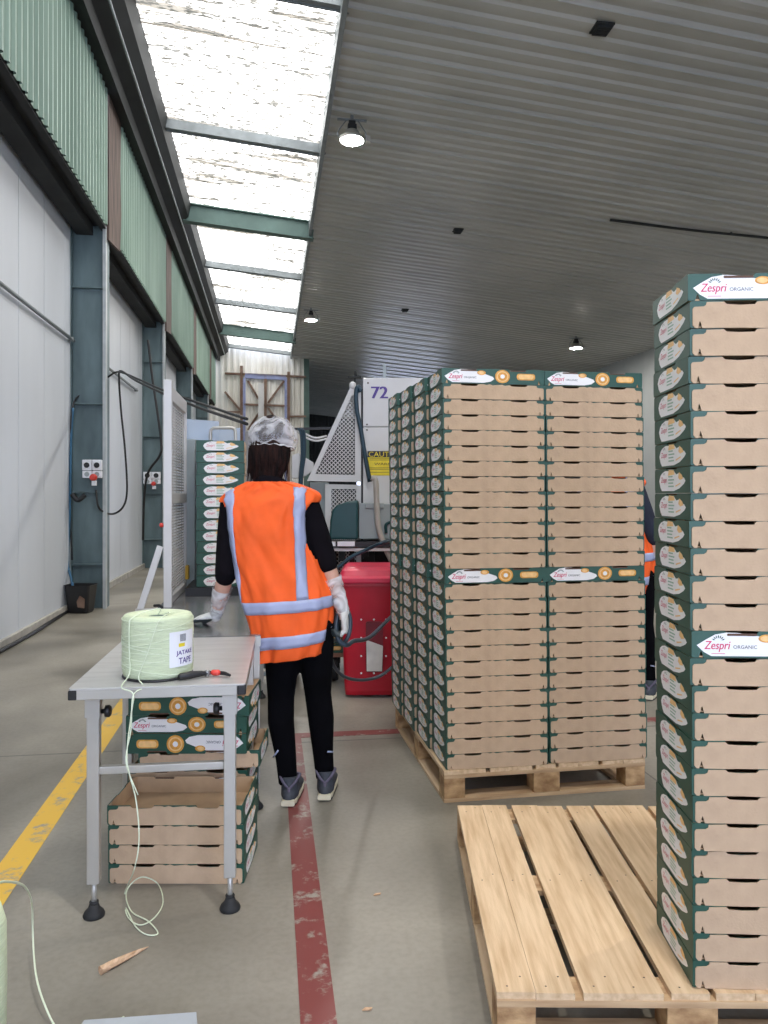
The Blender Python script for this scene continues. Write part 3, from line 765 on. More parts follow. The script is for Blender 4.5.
# curved label wrapped on the right side
bm = NB()
def lab_pt(s, z, r=.1222): a = math.radians(-56)+s/.122; return (r*math.cos(a), r*math.sin(a), z)
NL = 14
for i in range(NL):
    s0 = .115*i/NL; s1 = .115*(i+1)/NL
    f = bm.faces.new([bm.verts.new(lab_pt(*p)) for p in ((s0, .045), (s1, .045), (s1, .165), (s0, .165))]); f.smooth = True
def lab_text(body, s0, s1, z0, z1, mi):
    vs, fs = text_faces(body); V = [bm.verts.new(lab_pt(s0+(s1-s0)*a, z0+(z1-z0)*b, .1228)) for a, b in vs]
    for f in fs: bm.faces.new([V[i] for i in f]).material_index = mi
[(lab_text('JATAKE', .024+q, .1+q, .080+q*.5, .099+q*.5, 1), lab_text('TAPE', .034+q, .093+q, .054+q*.5, .074+q*.5, 1)) for q in (0, .0012)]
def lab_q(s0, s1, z0, z1, mi, r=.1226): bm.faces.new([bm.verts.new(lab_pt(*p, r)) for p in ((s0, z0), (s1, z0), (s1, z1), (s0, z1))]).material_index = mi
for i in range(3): lab_q(.034+i*.009, .043+i*.009, .112, .124, 2)
for i in range(9): lab_q(.040+i*.003, .0415+i*.003, .130, .155, 3)
obj('paper_label', bm, [LABELW, PURPLE, CAUY, INKP], t)
# loose strand: over the front edge down to the floor with a loop
bx, by = (158-CX)/F*2.70, 2.70
def SP(px, py, D): v = W(px, py, D); return (v.x-bx, v.y-by, v.z-TZ)
fl = lambda px, py: SP(px, py, F*(EYE-.004)/(py-HY))
bm = NB()
tube(bm, [(.0, .0, .21), (.01, -.01, .232), (-.03, -.05, .228), (-.06, -.098, .213), (-.066, -.106, .19), (-.064, -.11, .1), (-.063, -.112, .03), (-.06, -.2, .006), SP(133, 694, 2.488), SP(131, 716, 2.48), SP(127, 760, 2.46), SP(136, 800, 2.46), SP(139, 840, 2.45), SP(134, 870, 2.47), fl(125, 893), fl(127, 915), fl(140, 925), fl(155, 917), fl(163, 902), SP(158, 884, 2.79), SP(143, 877, 2.77), SP(131, 884, 2.77), SP(126, 896, 2.71), fl(132, 912), fl(148, 921), fl(158, 933), fl(148, 935), fl(136, 927), fl(126, 908)], .0022, 6, k=7)
obj('loose_strand', bm, TWINES, t)
bm = NB()
tube(bm, [(.02, .01, .212), (.05, -.03, .222), (.035, -.115, .205), (.0, -.122, .1), (-.03, -.12, .02), SP(144, 687, 2.55), SP(133, 696, 2.486), SP(131, 730, 2.47), SP(126, 762, 2.46), SP(138, 795, 2.46)], .0019, 6)
obj('loose_strand', bm, TWINES, t)

# twine cutter / pliers on the table
c = W(207, 677, 2.5); c = Vector(((207-CX)/F*2.66, 2.66, TZ))
t = thing('hand_cutter', 'small black and red hand cutter lying on the table beside the twine spool', 'tool', c, math.radians(8))
bm = NB(); loft(bm, [(-.085, -.035, .014), (-.05, -.02, .015), (-.02, -.005, .015), (.0, .0, .014)], [.011, .013, .01, .007], [.009, .011, .009, .006], 10, round_ends=True, ref=(0, 0, 1)); obj('handle', bm, BLACKP, t)
bm = NB(); loft(bm, [(-.04, .012, .01), (-.01, .012, .012), (.03, .014, .013), (.06, .0, .012), (.078, -.022, .01)], [.005, .006, .007, .007, .005], None, 8, round_ends=True, ref=(0, 0, 1)); obj('handle', bm, BLACKP, t)
bm = NB(); loft(bm, [(.022, .008, .014), (.036, .006, .014)], [.0105, .0105], [.013, .012], 10, round_ends=True, ref=(0, 0, 1)); obj('grip_band', bm, REDP, t)
bm = NB(); loft(bm, [(-.05, .03, .008), (-.02, .018, .01), (.01, .005, .012)], [.002, .004, .006], None, 8, ref=(0, 0, 1)); lathe(bm, [(.008, .004), (.009, .022), (.004, .024)], 12, 0, o=(0, .003, 0)); obj('blade', bm, STEELD, t)

# splinter of wood, chips
v = W(124, 962, F*EYE/(962-HY))
bm = NB(); pts = [(-.050, -.062, .012), (-.025, -.03, .012), (.008, .012, .010), (.03, .045, .007), (.052, .072, .004)]
rings = loft(bm, pts, [.013, .012, .010, .006, .0008], [.012, .011, .008, .005, .0008], 7, ref=(0, 0, 1), smooth=False)
for r_ in rings:
    for q in r_: q.co += Vector((R.uniform(-.0015, .0015), R.uniform(-.0015, .0015), R.uniform(-.001, .001)))
tag(obj('wood_splinter', bm, SPLINT, loc=(v.x, v.y, 0)), 'broken pointed splinter of wood lying on the concrete in front of the table', 'splinter')
for px, py, lab in ((367, 1010, 'small pale wood chip on the floor near the bottom edge beside the red line'), (377, 895, 'tiny wood chip on the floor left of the empty pallet')):
    v = W(px, py, F*EYE/(py-HY)); bm = NB(); plate(bm, [(-.014, -.003), (.01, -.006), (.015, .002), (-.005, .006)], (0, 0, .004), (1, 0, .1), (0, 1, 0), .003)
    tag(obj('wood_chip', bm, SPLINT, loc=(v.x, v.y, .0005), rz=R.uniform(-1, 1)), lab, 'chip')

# foreground left: second spool, strand, pale sheet
v = Vector(((-30-CX)/F*1.35, 1.35, 0))
t = thing('twine_spool', 'second pale spool barely showing at the left edge with twine trailing off it', 'spool', v, 0)
bm = NB(); lathe(bm, [(.05, 0), (.05, .435), (.052, .436), (.052, .45), (.03, .452)], 32, 1)
zb = .46; prof2 = [(.03, zb), (.05, zb+.002), (.058, zb+.02), (.059, zb+.1), (.058, zb+.2), (.05, zb+.23), (.02, zb+.235)]
obj('stand', bm, [BLACKP, CABLEB if False else BLACKP], t)
bm = NB(); lathe(bm, prof2, 40); obj('twine_winding', bm, TWINE, t)
gx = lambda px, py, D: tuple(W(px, py, D)-v)
bm = NB(); fz = lambda px, py: gx(px, py, F*(EYE-.004)/(py-HY))
tube(bm, [(.03, -.03, zb+.235), gx(-6, 886, 1.42), gx(12, 882, 1.7), gx(26, 888, 2.0), gx(32, 905, 2.3), gx(33, 940, 2.35), gx(36, 975, 2.2), gx(44, 1003, 2.1), fz(58, 1030), fz(80, 1045), fz(110, 1025), fz(124, 1017)], .0028, 6)
obj('loose_strand', bm, TWINES, t)
bm = NB(); P = [W(px, py, F*(EYE-.03)/(py-HY)) for px, py in ((30, 1100), (203, 1100), (196.5, 1012), (84, 1020))]
o_ = P[0]; plate(bm, [((p-o_).x, (p-o_).y) for p in P], (0, 0, .03), (1, 0, 0), (0, 1, 0), .028)
tag(obj('metal_plate', bm, PLATEM, loc=(o_.x, o_.y, 0.001), bevel=.002), 'pale flat metal plate on the floor at the bottom left corner', 'plate')

# ---------------------------------------------------------------- perforated guard standing on the far table's left edge
Y6 = math.radians(8.0)
g0 = Vector(((164-CX)/F*4.35, 4.35, 0))
t = thing('safety_guard', 'tall grey perforated guard panel at the left of the far table', 'guard', g0, Y6)
bm = NB()   # in local: plane x=0, runs along y 0..0.85
H0, H1 = .79, 2.07; WY = .86
box(bm, -.0, .045, -.02, .02, H0-.02, H1); box(bm, 0, .03, WY-.02, WY, H0, H1-.02); box(bm, 0, .03, .02, WY-.02, H0, H0+.04); box(bm, 0, .03, .02, WY-.02, H1-.1, H1-.02); box(bm, 0, .03, .02, WY-.02, 1.37, 1.43)
obj('frame', bm, MACH, t, bevel=.003)
bm = NB()
def slot_grid(bm, y0, y1, z0, z1, ny, nz, x, fy=.34, fz=.52):
    cy = (y1-y0)/ny; cz = (z1-z0)/nz
    for i in range(ny):
        for j in range(nz):
            a = y0+i*cy; b = z0+j*cz
            if j % 2: pass
            o4 = [(a, b), (a+cy, b), (a+cy, b+cz), (a, b+cz)]
            hy, hz = cy*fy/2, cz*fz/2
            i4 = [(a+hy, b+hz), (a+cy-hy, b+hz), (a+cy-hy, b+cz-hz), (a+hy, b+cz-hz)]
            vo = [bm.verts.new((x, *p)) for p in o4]; vi = [bm.verts.new((x, *p)) for p in i4]; vk = [bm.verts.new((x+.003, *p)) for p in i4]
            for k in range(4):
                m_ = (k+1) % 4; bm.faces.new((vo[k], vo[m_], vi[m_], vi[k])); bm.faces.new((vi[k], vi[m_], vk[m_], vk[k]))
slot_grid(bm, .02, WY-.02, .83, 1.37, 9, 30, .012); obj('perforated_sheet', bm, MACH, t)
bm = NB(); slot_grid(bm, .02, WY-.02, 1.43, 1.97, 9, 30, .012); obj('perforated_sheet', bm, MACH, t)
bm = NB()  # foot bracket
beam(bm, (-.135, 0, .76), (-.02, 0, 1.13), .02, .035); box(bm, -.155, -.0, -.01, .01, .735, .78); box(bm, -.155, -.115, -.01, .01, .56, .735); box(bm, -.04, 0, -.01, .01, .60, .735); box(bm, -.115, -.04, -.01, .01, .60, .635)
obj('gusset_bracket', bm, MACH, t)
bm = NB(); tube(bm, [(-.05, -.03, .80), (-.01, -.05, .80), (.0, -.05, .77), (.0, -.05, .72)], .008); obj('latch', bm, BLACKP, t)
bm = NB(); lathe(bm, [(.006, 0), (.013, .008), (.013, .02), (.005, .025)], 14, 0, Matrix.Translation((-.0, -.0, 1.25)) @ Matrix.Rotation(-PI/2, 4, 'Y')); obj('red_knob', bm, REDP, t)
bm = NB(); box(bm, .03, .05, WY-.1, WY-.03, .86, .95); obj('yellow_clip', bm, YELL, t)
# clear sheets behind
bm = NB(); a = W(183, 500, 5.35); box(bm, 0, .004, 0, .28, .8, 1.95)
tag(obj('clear_screen', bm, FILM, loc=(a.x, a.y, 0), rz=math.radians(-48)), 'narrow clear plastic screen between the perforated guard and the tray stack', 'screen')
bm = NB(); box(bm, 0, .36, 0, .004, 0, 1.91)
a = W(190, 500, 5.6); tag(obj('clear_screen', bm, FILM, loc=(a.x, a.y, 0), rz=math.radians(4)), 'wide clear plastic screen standing behind the stack of green trays', 'screen')
bm = NB(); box(bm, 0, .06, 0, .06, 0.1, 1.9); a = W(186, 500, 5.25)
tag(obj('guard_post', bm, MACHD, loc=(a.x, a.y, -.1), bevel=.004), 'grey upright post between the guard panel and tray stack', 'post')
# trolley handle behind the stack
t0 = W(223, 500, 5.45)
bm = NB(); tube(bm, [(-.088, 0, 0)]+[(-.058-.03*math.cos(a), 0, 1.865+.03*math.sin(a)) for a in (0, .4, .8, 1.2, PI/2)]+[(.058+.03*math.sin(a), 0, 1.865+.03*math.cos(a)) for a in (0, .4, .8, 1.2, PI/2)]+[(.088, 0, 0)], .011, 10, smooth_path=False)
for z in (.4, .9, 1.4): tube(bm, [(-.088, 0, z), (.088, 0, z)], .008)
tag(obj('trolley_handle', bm, ALU, loc=(t0.x, t0.y, 0)), 'rounded tubular grey handle rising behind the stack of green trays', 'handle')
bm = NB(); box(bm, 0, .11, 0, .3, 0, 1.93); a = W(245, 500, 6.15)
tag(obj('machine_cabinet', bm, mat('taupe_metal', (140, 136, 132), .5), loc=(a.x, a.y, 0), rz=A, bevel=.005), "narrow taupe metal cabinet behind the worker's left side", 'cabinet')

# ---------------------------------------------------------------- strapping machine
D0 = 6.2; m0 = Vector(((330-CX)/F*D0, D0, 0))
t = thing('strapping_machine', 'large pale grey machine numbered 72 with perforated guards and teal cover', 'machine', m0, 0)
def mp(px, py): return ((px-330)/F*D0, EYE+(HY-py)/F*D0)
def mplate(name, pts, y, th, m, bevel=.004, parent=None):
    bm = NB(); plate(bm, [mp(*p) for p in pts][::-1] if False else [mp(*p) for p in pts], (0, y, 0), (1, 0, 0), (0, 0, 1), th); return obj(name, bm, m, parent or t, bevel=bevel)
def inside(p, poly):
    c = False; n_ = len(poly)
    for i in range(n_):
        (x0, y0), (x1, y1) = poly[i], poly[i-1]
        if (y0 > p[1]) != (y1 > p[1]) and p[0] < (x1-x0)*(p[1]-y0)/(y1-y0)+x0: c = not c
    return c
def perf(bm, poly, y, s):
    xs = [p[0] for p in poly]; zs = [p[1] for p in poly]
    row = 0; z = min(zs)
    while z < max(zs):
        x = min(xs)+(s/2 if row % 2 else 0)
        while x < max(xs):
            if inside((x, z), poly):
                o4 = [(x-s/2, z), (x, z-s/2), (x+s/2, z), (x, z+s/2)]; f = .72
                i4 = [(x+(a-x)*f, z+(b-z)*f) for a, b in o4]
                vo = [bm.verts.new((a, y, b)) for a, b in o4]; vi = [bm.verts.new((a, y, b)) for a, b in i4]; vk = [bm.verts.new((a, y+.004, b)) for a, b in i4]
                for k in range(4):
                    m_ = (k+1) % 4; bm.faces.new((vo[k], vo[m_], vi[m_], vi[k])); bm.faces.new((vi[k], vi[m_], vk[m_], vk[k]))
            x += s
        z += s/2; row += 1
def framed_guard(outer, inner, y):
    o_ = [mp(*p) for p in outer]; i_ = [mp(*p) for p in inner]
    bm = NB(); n_ = len(o_)
    for yy, fl_ in ((y, 0), (y+.03, 1)):
        vo = [bm.verts.new((a, yy, b)) for a, b in o_]; vi = [bm.verts.new((a, yy, b)) for a, b in i_]
        for k in range(n_):
            m_ = (k+1) % n_; bm.faces.new((vo[k], vo[m_], vi[m_], vi[k]))
        if not fl_: keep = (vo, vi)
    for q in (0, 1):
        A_, B_ = keep[q], (vo, vi)[q]
        for k in range(n_):
            m_ = (k+1) % n_; bm.faces.new((A_[k], A_[m_], B_[m_], B_[k]))
    g = obj('guard_frame', bm, MACH, t)
    bm = NB(); perf(bm, i_, y+.012, .033); obj('perforated_sheet', bm, MACH, g)
framed_guard([(307, 481), (361, 482), (361, 386), (350, 388)], [(315, 474), (355, 475), (355, 395), (352, 395)], 0)
framed_guard([(325, 600), (361, 600), (361, 485), (325, 484)], [(331, 590), (356, 590), (356, 489), (331, 489)], .02)
bm = NB(); x0, z0 = mp(363, 541); x1, z1 = mp(440, 378); zs = mp(0, 427)[1]
box(bm, x0, x1, .0, .5, z0, zs-.004); box(bm, x0, x1, .0, .5, zs+.004, z1); box(bm, x0+.01, x1-.01, .01, .49, zs-.004, zs+.004)
for px, py in ((368, 383), (367, 424.5), (367, 430)): plate(bm, disc(mp(px, py), .008, 8), (0, -.001, 0), (1, 0, 0), (0, 0, 1), 0, 1)
cab = obj('cabinet', bm, [MACH, NAIL], t, bevel=.004)
bm = NB(); a = mp(371.5, 398.5); b = mp(387.5, 386.5); text(bm, '72', (0, -.003, 0), (1, 0, 0), (0, 0, 1), a[0], b[0], a[1], b[1], 0); text(bm, '72', (-.004, -.0034, 0), (1, 0, 0), (0, 0, 1), a[0], b[0], a[1], b[1], 0); text(bm, '72', (0.005, -.0032, 0), (1, 0, 0), (0, 0, 1), a[0], b[0], a[1], b[1], 0)
obj('number', bm, PURPLE, cab)
bm = NB(); a = mp(367.5, 475.5); b = mp(404, 451)
plate(bm, [(a[0], a[1]), (b[0], a[1]), (b[0], b[1]), (a[0], b[1])], (0, -.003, 0), (1, 0, 0), (0, 0, 1), .002, 0)
h = b[1]-a[1]; plate(bm, [(a[0], b[1]-h*.26), (b[0], b[1]-h*.26), (b[0], b[1]), (a[0], b[1])], (0, -.0034, 0), (1, 0, 0), (0, 0, 1), 0, 1)
text(bm, 'CAUTION', (0, -.004, 0), (1, 0, 0), (0, 0, 1), a[0]+.01, b[0]-.01, b[1]-h*.235, b[1]-h*.03, 2)
text(bm, 'WARNING', (0, -.004, 0), (1, 0, 0), (0, 0, 1), a[0]+.055, b[0]-.02, a[1]+h*.42, a[1]+h*.52, 1)
for zz in (.62, .68, .3, .24, .12): plate(bm, [(a[0]+.015, a[1]+h*zz), (b[0]-.015, a[1]+h*zz), (b[0]-.015, a[1]+h*(zz+.025)), (a[0]+.015, a[1]+h*(zz+.025))], (0, -.0038, 0), (1, 0, 0), (0, 0, 1), 0, 3)
obj('caution_sign', bm, [CAUY, BLACKP, CAUY, mat('faint_ink', (140, 126, 50), .6, var=0)], cab, label='yellow caution sign')
# teal cover and gearbox
bm = NB(); plate(bm, [mp(*p) for p in ((331, 538), (359, 538), (359, 500), (349, 501), (338, 505), (334, 510), (332, 520))], (0, -.22, 0), (1, 0, 0), (0, 0, 1), .2); obj('teal_cover', bm, TEAL, t, bevel=.015)
bm = NB(); plate(bm, [mp(*p) for p in ((359.5, 538), (400, 538), (400, 504), (359.5, 503))], (0, -.16, 0), (1, 0, 0), (0, 0, 1), .15); plate(bm, [mp(*p) for p in ((366, 508), (384, 508), (384, 503), (366, 503))], (0, -.175, 0), (1, 0, 0), (0, 0, 1), .02); obj('drive_box', bm, MACHD, t, bevel=.006)
bm = NB(); tube(bm, [(mp(386, 532)[0], -.17, mp(386, 532)[1]), (mp(386, 524)[0], -.17, mp(386, 524)[1]), (mp(391, 521)[0], -.17, mp(391, 521)[1])], .012); obj('cover_handle', bm, TEAL, t)
bm = NB(); a = mp(327, 545); b = mp(420, 540); box(bm, a[0], b[0], -.25, .5, a[1], b[1]+.0); obj('beam', bm, BLACKP, t)
bm = NB()
for q0, q1 in ((332, 337.5), (339.5, 356)): aa = mp(q0, 544); bb = mp(q1, 539.5); box(bm, aa[0], bb[0], -.27, -.251, aa[1], bb[1])
obj('data_plate', bm, LABELW, t)
bm = NB(); a = mp(327, 549); b = mp(420, 546); box(bm, a[0], b[0], -.24, .5, a[1], b[1]); obj('rail', bm, MACH, t)
bm = NB(); a = mp(333, 600)
for px in (334, 352, 372, 395): q = mp(px, 0)[0]; box(bm, q-.02, q+.02, .0, .1, 0, mp(0, 549)[1])
box(bm, mp(328, 0)[0], mp(420, 0)[0], .1, .45, .25, mp(0, 549)[1]); box(bm, mp(340, 0)[0], mp(346, 0)[0], -.15, -.05, .9, 1.03); box(bm, mp(362, 0)[0], mp(369, 0)[0], -.15, -.05, .93, 1.03)
obj('undercarriage', bm, DARKST, t)
bm = NB(); a = mp(361.3, 610); box(bm, mp(360.5, 0)[0], mp(363.2, 0)[0], .04, .12, .9, mp(0, 388)[1]); obj('added_gap_filler', bm, BLACKP, t)  # black filler added behind the gap to block bright light showing through
for pts, m_, r_ in (([(361, 393), (359, 388), (356.5, 392), (357, 410), (361, 430), (365, 455), (370, 482)], TEALH, .018),
                    ([(372, 478), (376, 482), (377, 505), (379, 528), (385, 545), (392, 560), (400, 575)], HOSEG, .022)):
    bm = NB(); tube(bm, [(mp(*p)[0], -.06 if m_ is TEALH else -.2, mp(*p)[1]) for p in pts], r_, 10); obj('hose', bm, m_, t)
# beacon on top with small knob
bm = NB(); a = mp(352.5, 389); lathe(bm, [(.022, 0), (.028, .02), (.026, .05), (.01, .062)], 14, 0, o=(a[0], .02, a[1])); q = mp(353, 380); lathe(bm, [(.006, 0), (.006, .09)], 8, 1, o=(a[0]+.02, .02, a[1]+.06)); box(bm, a[0]-.04, a[0]+.07, 0, .03, a[1]+.09, a[1]+.105, 1); lathe(bm, [(.012, 0), (.012, .04)], 8, 1, o=(a[0]+.025, .02, a[1]+.105))
obj('beacon', bm, [MACH, DARKST], t)
bm = NB(); a = mp(384.5, 379); box(bm, a[0]-.012, a[0]+.012, .1, .12, a[1], a[1]+.14); a = mp(375, 379); lathe(bm, [(.012, 0), (.012, .03)], 8, 0, o=(a[0], .1, a[1])); obj('top_stub', bm, MACHD, t)
# horizontal rail and cable bundle at left of the machine
bm = NB(); a = mp(292, 428); b = mp(332, 427); beam(bm, (a[0], .1, a[1]), (b[0], .1, b[1]), .02, .02); obj('top_rail', bm, BLACKP, t)
bm = NB()
for dx in (0, 2.2, 4):
    tube(bm, [(mp(*p)[0], .05, mp(*p)[1]) for p in ((297+dx, 428), (300+dx, 433), (301+dx*.8, 455), (299+dx*.6, 478), (298+dx*.5, 520))], .009)
obj('cable_bundle', bm, TEALH, t)
bm = NB()
for dy in (0, 3):
    tube(bm, [(mp(*p)[0], .1, mp(*p)[1]) for p in ((293, 428), (302, 432+dy), (314, 437+dy), (326, 435+dy))], .008)
obj('pale_cable', bm, MACH, t)
mplate('side_plate', [(296, 452), (312, 462), (312, 470), (300, 478), (290, 478), (290, 455)], .12, .05, MACH)
bm = NB(); a = mp(313, 600); box(bm, mp(308, 0)[0], mp(325, 0)[0], .15, .4, 0.3, mp(0, 482)[1]); obj('side_cabinet', bm, MACHD, t, bevel=.005)

# ---------------------------------------------------------------- red wheelie bin with hose, dolly with trays
D1 = 5.4; b0 = Vector(((376-CX)/F*D1, D1-.08, 0)); bw = .25
t = thing('wheelie_bin', 'red wheelie bin with closed lid beside the loaded pallet', 'bin', b0, 0)
bm = NB(); H = .81
def ringr(w, d, yc, z, r=.03): return [(x, y+yc, z) for x, y in rrect(-w, w, -d, d, r, 4)]
levels = [(bw-.035, .17, .24, .02), (bw-.03, .18, .24, .05), (bw-.012, .22, .24, .55), (bw-.004, .24, .24, H-.02), (bw+.004, .25, .24, H-.02), (bw+.004, .25, .24, H+.015)]
prev = None
for l in levels:
    rg = [bm.verts.new(p) for p in ringr(*l)]
    if prev:
        for k in range(len(rg)): bm.faces.new((prev[k], prev[(k+1) % len(rg)], rg[(k+1) % len(rg)], rg[k]))
    else: bm.faces.new(rg[::-1])
    prev = rg
bm.faces.new(prev)
obj('body', bm, RED, t)
bm = NB(); prev = None
for l in ((bw+.012, .262, .24, H-.0), (bw+.016, .266, .24, H+.012), (bw+.016, .266, .24, H+.035), (bw-.0, .25, .25, H+.05), (bw-.01, .24, .26, H+.085), (bw-.04, .2, .27, H+.105)):
    rg = [bm.verts.new(p) for p in ringr(*l)]
    if prev:
        for k in range(len(rg)): bm.faces.new((prev[k], prev[(k+1) % len(rg)], rg[(k+1) % len(rg)], rg[k]))
    else: bm.faces.new(rg[::-1])
    prev = rg
bm.faces.new(prev); obj('lid', bm, REDL, t, bevel=.004)
bx_ = lambda px, py: ((px-376)/F*D1, EYE+(HY-py)/F*D1)
bm = NB(); a = bx_(366, 670); b = bx_(383, 620); plate(bm, rrect(a[0], b[0], a[1], b[1], .015), (0, .012, 0), (1, 0, 0), (0, 0, 1), .01); 
for px in (361.5, 374, 386):
    for py in (618, 636, 654, 671):
        if px == 374 and py in (636, 654): continue
        q = bx_(px, py); lathe(bm, [(.007, 0), (.005, .006)], 8, 1, Matrix.Translation((q[0], .012, q[1])) @ Matrix.Rotation(PI/2, 4, 'X'))
obj('recess_panel', bm, [mat('dark_red_recess', (112, 10, 26), .5), LABELW], t)
bm = NB(); c1 = bx_(367, 669); plate(bm, [bx_(367, 669), bx_(382, 669), bx_(383, 644), bx_(366.5, 638)], (0, .009, 0), (1, 0, 0), (0, 0, 1), .002); obj('white_plate', bm, mat('white_window', (214, 208, 200), .5), t)
for sx in (-1, 1):
    bm = NB(); lathe(bm, [(.05, -.02), (.095, -.022), (.1, 0), (.095, .022), (.05, .02)], 22, 0, Matrix.Translation((sx*(bw-.05), .46, .1)) @ Matrix.Rotation(PI/2, 4, 'Y')); obj('wheel', bm, RUBBER, t)
# dolly with two printed trays
d0 = W(322, 0, 5.95)
t = thing('tray_dolly', 'small black-wheeled dolly carrying printed trays behind the red bin', 'dolly', (d0.x, 5.84, 0), 0)
bm = NB(); box(bm, -.28, .18, 0, .28, .19, .22); obj('deck', bm, mat('dolly_board', (150, 110, 90), .6), t)
for x in (-.22, .1):
    for y in (.06, .23):
        bm = NB(); lathe(bm, [(.03, -.025), (.088, -.028), (.094, 0), (.088, .028), (.03, .025)], 20, 0, Matrix.Translation((x, y, .0945)) @ Matrix.Rotation(PI/2, 4, 'Y')); box(bm, x-.035, x+.035, y-.015, y+.015, .1, .19); obj('wheel', bm, RUBBER, t)
o = bpy.data.objects.new('cardboard_tray', TRAY); COL.objects.link(o); o.location = (d0.x-.05, 5.99, .221); o.rotation_euler = (0, 0, PI); tag(o, 'printed green tray on the small dolly behind the red bin, bottom of two', 'tray', 'trays on the dolly')
o = bpy.data.objects.new('cardboard_tray', TRAY); COL.objects.link(o); o.location = (d0.x-.05, 5.99, .292); o.rotation_euler = (0, 0, PI); tag(o, 'printed green tray on the small dolly behind the red bin, upper of two', 'tray', 'trays on the dolly')

# hose held by the worker and running to the right
hp = lambda *a: W(*a)
bm = NB(); tube(bm, [hp(338, 612, 3.60), hp(336, 628, 3.58), hp(339, 641, 3.57), hp(347, 645, 3.6), hp(354, 641, 3.75), hp(370, 637, 4.3), hp(392, 616, 4.9), hp(404, 608, 5.2)], .011, 10)
tube(bm, [hp(337, 612, 3.62), hp(344, 606, 3.62), hp(350, 618, 3.6), hp(349, 634, 3.58), hp(343, 643, 3.6), hp(335, 640, 3.75), hp(330, 648, 4.1), hp(334, 666, 4.3), hp(345, 677, 4.5), hp(362, 680, 4.7), hp(380, 676, 4.9), hp(396, 664, 5.1)], .010, 10)
tag(obj('strap_hose', bm, HOSE), 'dark blue-grey hose looped through the worker\'s right hand toward the trays', 'hose')
bm = NB(); tube(bm, [hp(337, 569, 5.3)-m0, hp(350, 558, 5.3)-m0, hp(368, 549, 5.3)-m0, hp(388, 541, 5.3)-m0, hp(400, 540, 6.1)-m0], .013, 8)
obj('air_hose', bm, TEALH, bpy.data.objects['strapping_machine'], label='dark teal air hose')

# ---------------------------------------------------------------- sockets, cables, basket on the left wall posts
def PW(px, py, y):   # point on plane hall-y = y
    r = (px-CX)/F; x = (r*y*CA+y*SA)/(CA-r*SA); D = x*SA+y*CA
    return Vector(((px-CX)/F*D, D, EYE+(HY-py)/F*D))
def socket(px0, px1, py0, py1, y, lab):
    a = PW(px0, py1, y-.02); b = PW(px1, py0, y-.02); w = (b-a).x/CA; h = b.z-a.z
    t = thing('socket_box', lab, 'socket', a, A, 'power sockets on the wall posts')
    for k in (0, 1):
        x0 = k*w/2+.004; x1 = (k+1)*w/2-.004
        bm = NB(); box(bm, x0, x1, -.07, 0, h*.42, h); box(bm, x0, x1, -.06, 0, 0, h*.4)
        s = obj('housing', bm, LABELW, t, bevel=.008)
        bm = NB(); lathe(bm, [(w*.14, 0), (w*.14, .012), (w*.1, .014)], 20, 0, Matrix.Translation(((x0+x1)/2, -.07, h*.7)) @ Matrix.Rotation(PI/2, 4, 'X')); obj('outlet', bm, BLACKP, s)
        bm = NB(); lathe(bm, [(w*.12, 0), (w*.12, .01)], 18, 0, Matrix.Translation(((x0+x1)/2, -.06, h*.2)) @ Matrix.Rotation(PI/2, 4, 'X')); obj('switch', bm, MACHD, s)
    bm = NB(); lathe(bm, [(.04, 0), (.045, .05), (.03, .11)], 16, 0, Matrix.Translation((w*.62, -.07, h*.02)) @ Matrix.Rotation(PI/2, 4, 'X')); obj('red_plug', bm, REDP, t)
    bm = NB(); box(bm, w*.55, w*.75, -.13, -.07, -h*.42, -h*.15); obj('white_plug', bm, LABELW, t)
socket(83, 103, 460, 478, 9.98, 'double white power socket with a red plug on the nearest post')
socket(143.5, 161, 472, 484, 15.38, 'white power socket with tangled cables on the second post')
def cable(name, pts, r, m, lab, cat='cable'):
    bm = NB(); tube(bm, pts, r, 8, k=8); return tag(obj(name, bm, m), lab, cat)
q = lambda px, py, D: W(px, py, D)
cable('power_cable', [PW(96, 490, 9.9), PW(99, 508, 9.9), q(112, 514, 9.9), q(123, 507, 9.9), q(127, 490, 9.9), q(125, 450, 9.9), q(121, 410, 9.9), q(119, 378, 9.8), q(121, 371, 9.7), q(135, 380, 8.8), q(160, 392, 7.8), q(200, 408, 7.0), q(247, 424, 5.98)], .013, CABLE, 'black cable looping from the nearest socket up and across to the machine')
cable('power_cable', [PW(72, 560, 9.95), PW(70.5, 520, 9.95), PW(71, 460, 9.95), PW(73, 405, 9.95), q(90, 390, 9.9), q(108, 377, 9.8), q(119, 372, 9.7), q(140, 380, 8.8), q(170, 393, 7.7), q(205, 405, 7.0), q(247, 419, 6.0)], .012, CABLE, 'dark cable climbing the nearest post then crossing to the machine, upper one')
cable('blue_cable', [PW(73, 408, 9.93), PW(71, 440, 9.93), PW(70, 500, 9.93), PW(68, 560, 9.93), PW(71, 578, 9.8), PW(74, 592, 9.75)], .016, CABLEB, 'blue cable running down the nearest post into the black basket')
cable('power_cable', [q(148, 340, 13.5), q(152, 375, 13.5), q(157, 410, 13.4), q(161, 440, 13.4), q(160, 455, 13.4), q(148, 473, 13.6), q(144, 500, 13.8), q(143, 540, 14)], .022, CABLE, 'black cable hanging down in front of the second post')
cable('power_cable', [PW(85, 495, 9.9), PW(78, 500, 9.9), PW(72, 494, 9.9)], .03, CABLE, 'short cable coiled below the nearest socket')
cable('power_cable', [q(143, 484, 15.2), q(146, 496, 15.2), q(155, 498, 15.2), q(160, 488, 15.2), q(158, 520, 15.2), q(150, 556, 15.2), q(147, 575, 15.2)], .035, CABLE, 'thick tangled cable below the socket on the second post')
